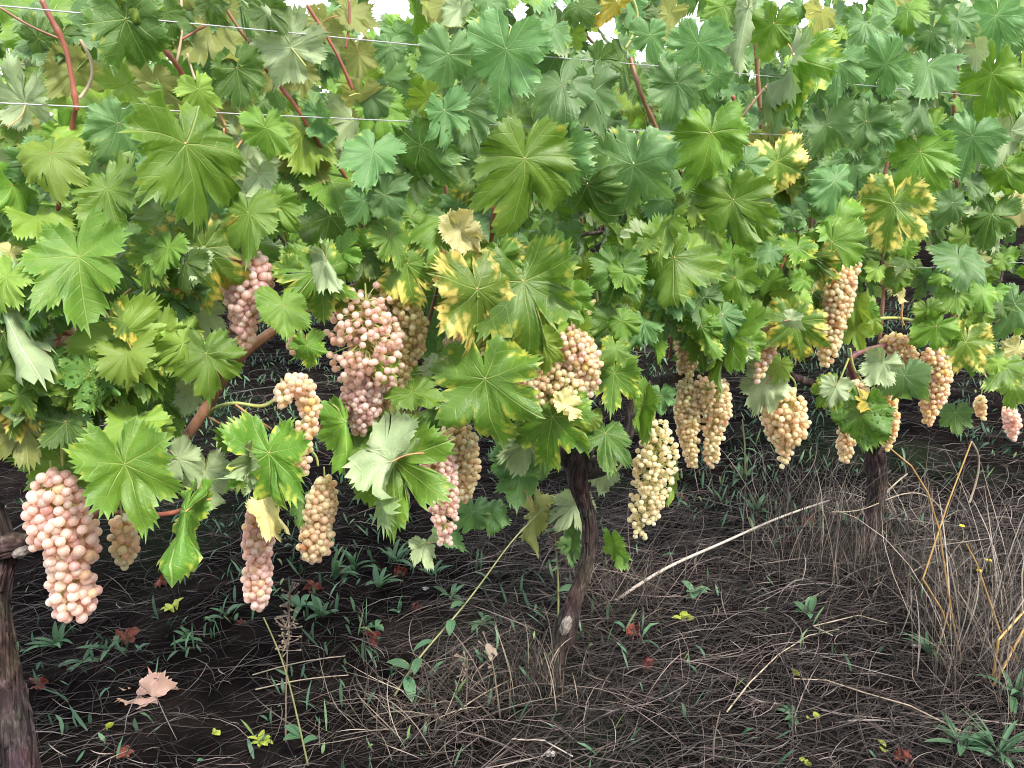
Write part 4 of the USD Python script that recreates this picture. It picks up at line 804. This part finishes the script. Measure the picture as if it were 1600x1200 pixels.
tuft(680, 1110, 312, .10, .06, .22, 'matted patch of pale dry grass at the bottom centre', 7, .35)

def stalk(name, pts, w0, w1, mat, label, category='dry stem', lean=None, lying=False, kinked=False):
    """pts: pixels from the root on the ground upwards. lean: metres by which the top comes towards the viewer."""
    b = gpt(*pts[0]); o = off_of(b)
    P = np.array([b + [0, 0, -.01]] + [at(x, y, o + (lean or 0) * (i + 1) / len(pts)) for i, (x, y) in enumerate(pts[1:])])
    if lying: P = np.array([gpt(x, y) + [0, 0, .012] for x, y in pts])
    if 'orange' in mat or kinked: p = np.vstack([P[i] + (P[i + 1] - P[i]) * u for i in range(len(P) - 1) for u in (0, .06, .94)] + [P[-1]])
    else: p = smooth_line(P, 6 * len(P))
    r = np.linspace(w0, w1, len(p)) * .36 * depth(P.mean(0)) / FPX
    t = thing(name, label, category, b)
    part(t, 'stem', *tube(p, r, 6), mat, base=b)
    return t, p, b
stalk('fallen_stick', [(950, 942), (1030, 894), (1120, 852), (1210, 812), (1296, 782)], 7, 4, 'stick_pale', 'long pale bare stick leaning from the soil towards the right-hand trunk', 'stick')
def twig(t, pts, w, mat, b, off):
    P = np.array([at(x, y, off) for x, y in pts]); part(t, 'twig', *tube(smooth_line(P, 12), w / 2 * depth(P.mean(0)) / FPX, 5), mat, base=b)
t, p, b = stalk('dry_grass_stalk', [(1488, 985), (1470, 950), (1442, 905), (1480, 790), (1518, 690)], 4, 3, 'straw_orange', 'bent orange grass stem rising to a sharp peak, left of the long one')
twig(t, [(1518, 690), (1530, 720), (1526, 750), (1515, 785)], 3, 'straw_pale', b, off_of(b)); 
stalk('dry_grass_stalk', [(1505, 1030), (1490, 975), (1478, 900), (1468, 830), (1450, 770), (1424, 728), (1390, 700)], 4, 2.5, 'straw_orange', 'long orange grass stem arching left to the golden bunch')
stalk('dry_grass_stalk', [(1552, 1060), (1560, 1000), (1600, 955)], 6, 5, 'straw_orange', 'short thick orange stem slanting up to the right edge')
stalk('dry_grass_stalk', [(1548, 1075), (1575, 1030), (1612, 960)], 6, 5, 'straw_orange', 'thick orange stem at the right edge, behind the short one')
stalk('dry_grass_stalk', [(1590, 1035), (1588, 1025), (1562, 985), (1545, 935), (1526, 880), (1510, 850)], 4, 2.5, 'straw_orange', 'thin orange grass stem with a yellow tip right of the bent pair')
stalk('dry_grass_stalk', [(1460, 1030), (1474, 985), (1484, 945)], 3.5, 3, 'straw_pale', 'short pale stem crossing between the two bent orange stems')
stalk('dry_grass_stalk', [(1540, 1012), (1520, 965), (1498, 925)], 2.5, 2, 'straw_pale', 'thin pale stem between the orange stems and the right edge')
t, p, b = stalk('dry_oat_plant', [(1405, 905), (1440, 885), (1470, 876), (1505, 878), (1520, 900)], 3, 2, 'straw_pale', 'arched dry oat stem with pale drooping husks', 'dry oats')
o = off_of(b)
for i, (x, y, a) in enumerate([(1450, 888, 60), (1462, 884, 70), (1473, 882, 75), (1484, 888, 65), (1492, 905, 50), (1500, 910, 70), (1455, 900, 50), (1506, 908, 55)]):
    P0 = at(x, y, o); P1 = at(x - 14 * math.cos(math.radians(a)), y + 24 * math.sin(math.radians(a)), o)
    part(t, 'husk', *tube(smooth_line([P0, (P0 + P1) / 2, P1], 6), np.array([.001, .0035, .005, .004, .002, .0005]), 6), 'straw_pale', base=b)
stalk('dry_grass_stalk', [(1362, 805), (1385, 770), (1418, 740)], 5, 3, 'straw_pale', 'pale broken stem leaning on the right-hand trunk', lean=.05)
stalk('dry_grass_stalk', [(1480, 800), (1440, 772), (1400, 775), (1350, 795), (1300, 800)], 2.5, 2, 'straw_pale', 'thin pale arched stem crossing behind the right-hand trunk')
stalk('dry_grass_stalk', [(1135, 1120), (1170, 1075), (1215, 1030), (1262, 1000), (1310, 990)], 3.5, 2, 'straw_pale', 'pale curved straw lying in front, between middle and right trunks', lying=True, kinked=True)
stalk('dry_grass_stalk', [(1500, 1150), (1420, 1110), (1350, 1090), (1290, 1070), (1240, 1068)], 3, 2.5, 'straw_pale', 'long straight pale straw on the soil at the lower right', lying=True, kinked=True)
stalk('dry_grass_stalk', [(1300, 1000), (1270, 985), (1340, 968), (1385, 980)], 2.5, 2, 'straw_pale', 'kinked pale straw lying before the right-hand trunk', lying=True, kinked=True)
stalk('dry_grass_stalk', [(400, 1085), (470, 1070), (545, 1062)], 3, 2, 'straw_pale', 'straight pale straw lying right of the pale fallen leaf', lying=True)
stalk('dry_grass_stalk', [(395, 1062), (470, 1042), (540, 1032)], 2.5, 2, 'straw_pale', 'upper of two parallel straws right of the pale fallen leaf', lying=True)
stalk('dry_grass_stalk', [(700, 1130), (750, 1095), (800, 1068)], 2.5, 2, 'straw_pale', 'thin straw slanting up to the right at the bottom centre', lying=True)
stalk('dry_grass_stalk', [(800, 1163), (850, 1165), (895, 1190)], 3.5, 2.5, 'stick_pale', 'whitish bent twig lying at the bottom edge below the middle trunk', 'twig', lying=True, kinked=True)
stalk('dry_grass_stalk', [(870, 1110), (862, 1060), (850, 1020)], 3, 2, 'straw_pale', 'pale grass blade standing at the foot of the middle trunk')
stalk('dry_grass_stalk', [(1116, 1190), (1117, 1150), (1125, 1112)], 3, 2, 'weed_dry', 'short dry upright stem at the bottom, right of centre')

# green and dry weeds
def blade(rng, length, width, arch, segs=7):
    """Lance-shaped leaf along +x from the origin."""
    t = np.linspace(0, 1, segs); w = width * np.sin(math.pi * np.clip(t * .93 + .05, 0, 1)) ** .75 / 2
    a = arch[0] - arch[1] * t; x = np.cumsum(np.cos(a)) * length / segs; z = np.cumsum(np.sin(a)) * length / segs; x -= x[0]; z -= z[0]
    v = np.stack([np.stack([x, -w, z + w * .35], 1), np.stack([x, 0 * w, z], 1), np.stack([x, w, z + w * .35], 1)], 1).reshape(-1, 3)
    f = []
    for i in range(segs - 1):
        for j in (0, 1): f.append((i * 3 + j, (i + 1) * 3 + j, (i + 1) * 3 + j + 1, i * 3 + j + 1))
    st = np.stack([np.repeat(t, 3), np.tile([.5, 0, .5], segs) * .3], 1); e = np.tile([1., 0, 1.], segs)
    return v, np.array(f), st, e
def rosette(px, py, n, l, w, label, seed, mat='leaf_weed', upright=.7):
    rng2 = np.random.default_rng(seed); b = gpt(px, py); t = thing('weed_plant', label, 'weed', b)
    for i in range(n):
        v, f, st, e = blade(rng2, l * rng2.uniform(.6, 1.1), w * rng2.uniform(.7, 1.1), (rng2.uniform(upright * .6, upright * 1.5), rng2.uniform(.4, 1.5)))
        a = rng2.uniform(0, 6.28); c, s = math.cos(a), math.sin(a); v = v @ np.array([[c, s, 0], [-s, c, 0], [0, 0, 1]]) + [rng2.normal(0, .004), rng2.normal(0, .004), .002]
        raw_mesh(fresh(str(t.GetPath()), 'leaf'), v, f, mat, normals_of(v, np.vstack([f[:, :3], f[:, [0, 2, 3]]])), st[f.ravel()], e)
for i, (x, y, n, l, w, lab, up) in enumerate([
    (88, 1010, 9, .085, .014, 'green rosette of upright leaves below the large pink bunch', 1.1), (130, 1035, 7, .08, .016, 'dark low weed right of the upright rosette at the left', .3), (175, 1015, 6, .09, .014, 'weed with one long bluish leaf at the lower left', .5),
    (270, 955, 5, .06, .014, 'small bluish weed below the folded leaf with yellow edges', .6), (352, 965, 6, .07, .013, 'small narrow-leaved weed left of the long narrow pink bunch', .9), (300, 1000, 7, .05, .012, 'little weed in bare soil left of centre', .6),
    (470, 950, 12, .085, .016, 'bushy weed just right of the tip of the long narrow pink bunch', .6), (505, 965, 10, .08, .015, 'upright weed with a curling leaf in the left centre', 1.0), (525, 905, 10, .10, .013, 'grassy weed behind the orange-tan bunch', 1.2),
    (555, 895, 9, .09, .013, 'grassy weed right of the orange-tan bunch', 1.2), (590, 920, 8, .085, .016, 'weed with one pale bluish leaf in the centre left', .9), (620, 880, 9, .09, .013, 'grassy weed under the folded centre leaf', 1.2),
    (678, 900, 6, .07, .012, 'narrow weed below the tip of the centre pink bunch', 1.1), (705, 935, 8, .07, .014, 'weed at the crossing of a long green stem, near centre', .7), (622, 960, 4, .06, .012, 'single-leaved weed in the centre', 1.3),
    (590, 980, 6, .045, .014, 'small round weed at the edge of the straw', .4), (755, 975, 8, .05, .014, 'small weed left of the middle trunk', .6), (1083, 930, 7, .06, .02, 'round-leaved weed right of the middle trunk', .8),
    (1262, 960, 6, .055, .02, 'round-leaved weed left of the foot of the right-hand trunk', .9), (1070, 970, 6, .045, .018, 'yellowish small weed right of the middle trunk', .8), (1240, 1122, 8, .05, .01, 'feathery green weed at the lower right', .5),
    (1180, 800, 9, .09, .013, 'grassy weed below the top-heavy tan bunch', 1.1), (1160, 750, 9, .10, .014, 'grassy weed behind the pair of narrow bunches', 1.1), (1450, 1020, 14, .09, .008, 'fine-leaved green weed under the orange stems', 1.0),
    (1560, 1180, 26, .11, .006, 'long-bladed green grass in the lower right corner', 1.0), (1500, 1165, 10, .10, .016, 'broad-leaved weed at the lower right corner', .5), (1585, 1090, 10, .10, .012, 'bluish grass at the right edge', .9), (408, 1160, 9, .032, .012, 'pale yellow-green weed at the bottom left', .8), (5, 1190, 8, .06, .02, 'bright green weed behind the left trunk foot', .8)]):
    rosette(x, y, n, l, w, lab, 200 + i, 'leaf_weed_yellow' if 'yellow' in lab and 'bunch' not in lab else 'leaf_weed', up)
# tall weeds
def tall_weed(pts, w, mat, label, leaves, seed, leafmat='leaf_weed', head=None):
    t, p, b = stalk('tall_weed', pts, w, w * .6, mat, label, 'weed'); rng2 = np.random.default_rng(seed)
    for u, l, wd in leaves:
        q = p[int(u * (len(p) - 1))]
        v, f, st, e = blade(rng2, l, wd, (rng2.uniform(-.1, .7), rng2.uniform(.5, 1.3))); a = rng2.uniform(0, 6.28); c, s = math.cos(a), math.sin(a)
        v = v @ np.array([[c, s, 0], [-s, c, 0], [0, 0, 1]]) + q - b
        raw_mesh(fresh(str(t.GetPath()), 'leaf'), v, f, leafmat, normals_of(v, np.vstack([f[:, :3], f[:, [0, 2, 3]]])), st[f.ravel()], e)
    if head:
        ms = []
        for _ in range(head):
            q = p[int(rng2.uniform(.6, 1) * (len(p) - 1))]; d = unit(rng2.normal(size=3) + [0, 0, .8]); L = rng2.uniform(.008, .03)
            ms.append(tube(np.array([q, q + d * L * .6, q + d * L]), np.array([.0006, .0008, .0016]), 4))
            s_ = trimesh.creation.icosphere(0, rng2.uniform(.0015, .003)); ms.append((np.array(s_.vertices) + q + d * L, np.array(s_.faces)))
        part(t, 'seed_head', *join(ms), 'weed_dry', base=b)
tall_weed([(482, 1195), (462, 1110), (440, 1030), (412, 965)], 4.5, 'weed_stem', 'yellowish thick weed stem slanting up to the tip of the long narrow pink bunch', [(.2, .05, .018), (.22, .05, .018), (.25, .04, .02)], 1)
tall_weed([(446, 1160), (447, 1080), (450, 1000), (454, 915)], 4, 'weed_dry', 'dry brown weed with a seedy top beside the yellowish stem', [], 2, head=70)
tall_weed([(612, 1088), (650, 1035), (705, 970), (760, 900), (805, 840), (850, 795)], 4.5, 'weed_stem', 'long slanting green weed stem with toothed grey-green leaves, centre', [(.12, .07, .025), (.16, .07, .025), (.2, .06, .02), (.3, .06, .02), (.42, .05, .02), (.5, .06, .018)], 3)
tall_weed([(872, 965), (872, 900), (868, 840), (866, 790)], 4.5, 'weed_stem', 'green weed with a bushy seedy top just left of the middle trunk', [(.3, .06, .03), (.55, .05, .02), (.7, .05, .02), (.8, .04, .02)], 4, head=90)
tall_weed([(596, 1120), (590, 1060), (575, 1000), (562, 950)], 3, 'weed_dark', 'blackened dead stem standing left of the long slanting weed', [], 5)
tall_weed([(577, 1092), (574, 1050), (568, 990)], 3, 'weed_dark', 'shorter blackened dead stem left of the long slanting weed', [], 6)
tall_weed([(782, 1120), (775, 1070), (768, 1030), (760, 1000)], 4, 'weed_dry', 'dry brown weed with a curled withered head, bottom centre', [(.9, .03, .012), (.95, .03, .012), (.98, .03, .014)], 7, 'weed_dry', head=14)
tall_weed([(728, 1110), (730, 1060), (730, 1025)], 3, 'weed_dry', 'small dry stem with pale buds left of the withered brown weed', [], 8, head=16)
tall_weed([(1165, 740), (1164, 700), (1160, 655)], 4, 'weed_stem', 'thin grey-green weed behind the top-heavy tan bunch', [(.3, .05, .014), (.5, .05, .014), (.7, .04, .012), (.9, .04, .01)], 9)

# fallen leaves
def litter(px, py, wpx, mat, label, seed, crumple=.9, tiltx=0.3):
    rng2 = np.random.default_rng(seed); b = gpt(px, py); L = wpx * depth(b) / FPX / 1.46
    a, f, st, e = leaf_arrays(rng2, 'hi', crumple=crumple, fold=rng2.normal(.3, .4), curl=rng2.normal(-.6, .5), ripple=2.0, holes=.5)
    yaw = rng2.uniform(0, 6.28); d = np.array([math.cos(yaw), math.sin(yaw), rng2.normal(0, .1)]); n = unit([rng2.normal(0, tiltx), -tiltx - .2, 1]); d = unit(d - n * (d @ n))
    W = L * (a @ np.stack([np.cross(d, n), d, n])); W -= [W[:, 0].mean(), W[:, 1].mean(), np.percentile(W[:, 2], 35) - .002]
    t = thing('fallen_leaf', label, 'leaf', b); raw_mesh(fresh(str(t.GetPath()), 'blade'), W, f, mat, normals_of(W, f), st, e)
litter(232, 1090, 70, 'leaf_fallen_pale', 'pale pinkish-tan curled dead leaf on the soil at the lower left', 1)
for i, (x, y, w_, lab) in enumerate([(195, 1000, 40, 'dark red dead leaf right of the upright rosette at the lower left'), (62, 1072, 34, 'red-brown dead leaf beside the left trunk'), (252, 912, 28, 'dark red dead leaf under the folded leaf with yellow edges'), (490, 920, 36, 'dark red dead leaf among the weeds right of the long narrow bunch'), (530, 900, 28, 'small red dead leaf among the grassy weeds'), (624, 898, 30, 'red dead leaf in bare soil in the centre'), (583, 1004, 32, 'red dead leaf standing between blackened stems'), (376, 975, 18, 'small orange-red dead leaf near the tip of the long narrow bunch'),
                              (991, 990, 32, 'bright red curled dead leaf right of the middle trunk'), (1010, 1043, 28, 'dark red dead leaf below the bright red curled one'), (1410, 1186, 36, 'red-brown dead leaf at the bottom right'), (190, 1180, 34, 'dark purple-red dead leaf at the bottom left'), (652, 952, 20, 'small orange dead leaf in the centre'), (1268, 820, 26, 'red dead leaf in the dry grass left of the right-hand trunk'), (1480, 970, 28, 'dark red dead leaf under the orange stems'), (1065, 780, 22, 'red dead leaf below the narrow bunches'), (1105, 715, 20, 'red leaf scrap below the pale tan narrow bunch')]):
    litter(x, y, w_ * .85, 'leaf_fallen_red', lab, 20 + i, 1.6)
for i, (x, y, lab) in enumerate([(173, 1140, 'yellow-green leaflet standing at the lower left below the pale dead leaf'), (337, 1148, 'yellow-green leaflet at the bottom left'), (1240, 1056, 'yellow leaflet on a pale straw at the lower right'), (1378, 1170, 'pale green leaflet at the bottom right'), (1258, 1195, 'yellow leaflet at the bottom edge, right of centre'), (1269, 1124, 'bright yellow leaf scrap on the feathery weed')]):
    rosette(x, y, 3, .02, .016, lab, 400 + i, 'leaf_weed_yellow', 1.2)
for i, (x, y, lab) in enumerate([(1530, 892, 'yellow flower head right of the drooping oat husks'), (1545, 876, 'small yellow flower head, right of two near the oat husks'), (1503, 822, 'tiny yellow flower behind the bent orange stems')]):
    b = gpt(x, y + 28); o = off_of(b); t = thing('yellow_flower', lab, 'flower', b); c = at(x, y, o)
    part(t, 'stem', *tube(smooth_line([b, (b + c) / 2 + [.005, 0, 0], c], 8), .0012, 5), 'weed_stem', base=b)
    ms = []
    for k in range(11):
        a = k * 6.283 / 11; d = np.array([math.cos(a), math.sin(a), .25]); ms.append(tube(np.array([c, c + d * .003, c + d * .007]), np.array([.001, .0022, .001]), 4))
    part(t, 'petal', *join(ms), 'flower_yellow', base=b)
for i, (x, y) in enumerate([(665, 920), (1430, 1010), (860, 1178)]):
    b = gpt(x, y); s_ = trimesh.creation.icosphere(2); vv = np.array(s_.vertices); vv = vv * (.7 + .6 * meshkit.noise(vv * 1.7 + i)[:, None]) * [.009, .007, .005]
    m = part('/World', 'pebble', vv + b, s_.faces, 'pebble'); put(m.GetPrim(), label=['small white pebble among the weeds in the centre', 'grey pebble in the hollow before the right-hand trunk', 'grey pebble at the bottom edge left of the whitish twig'][i], category='pebble')
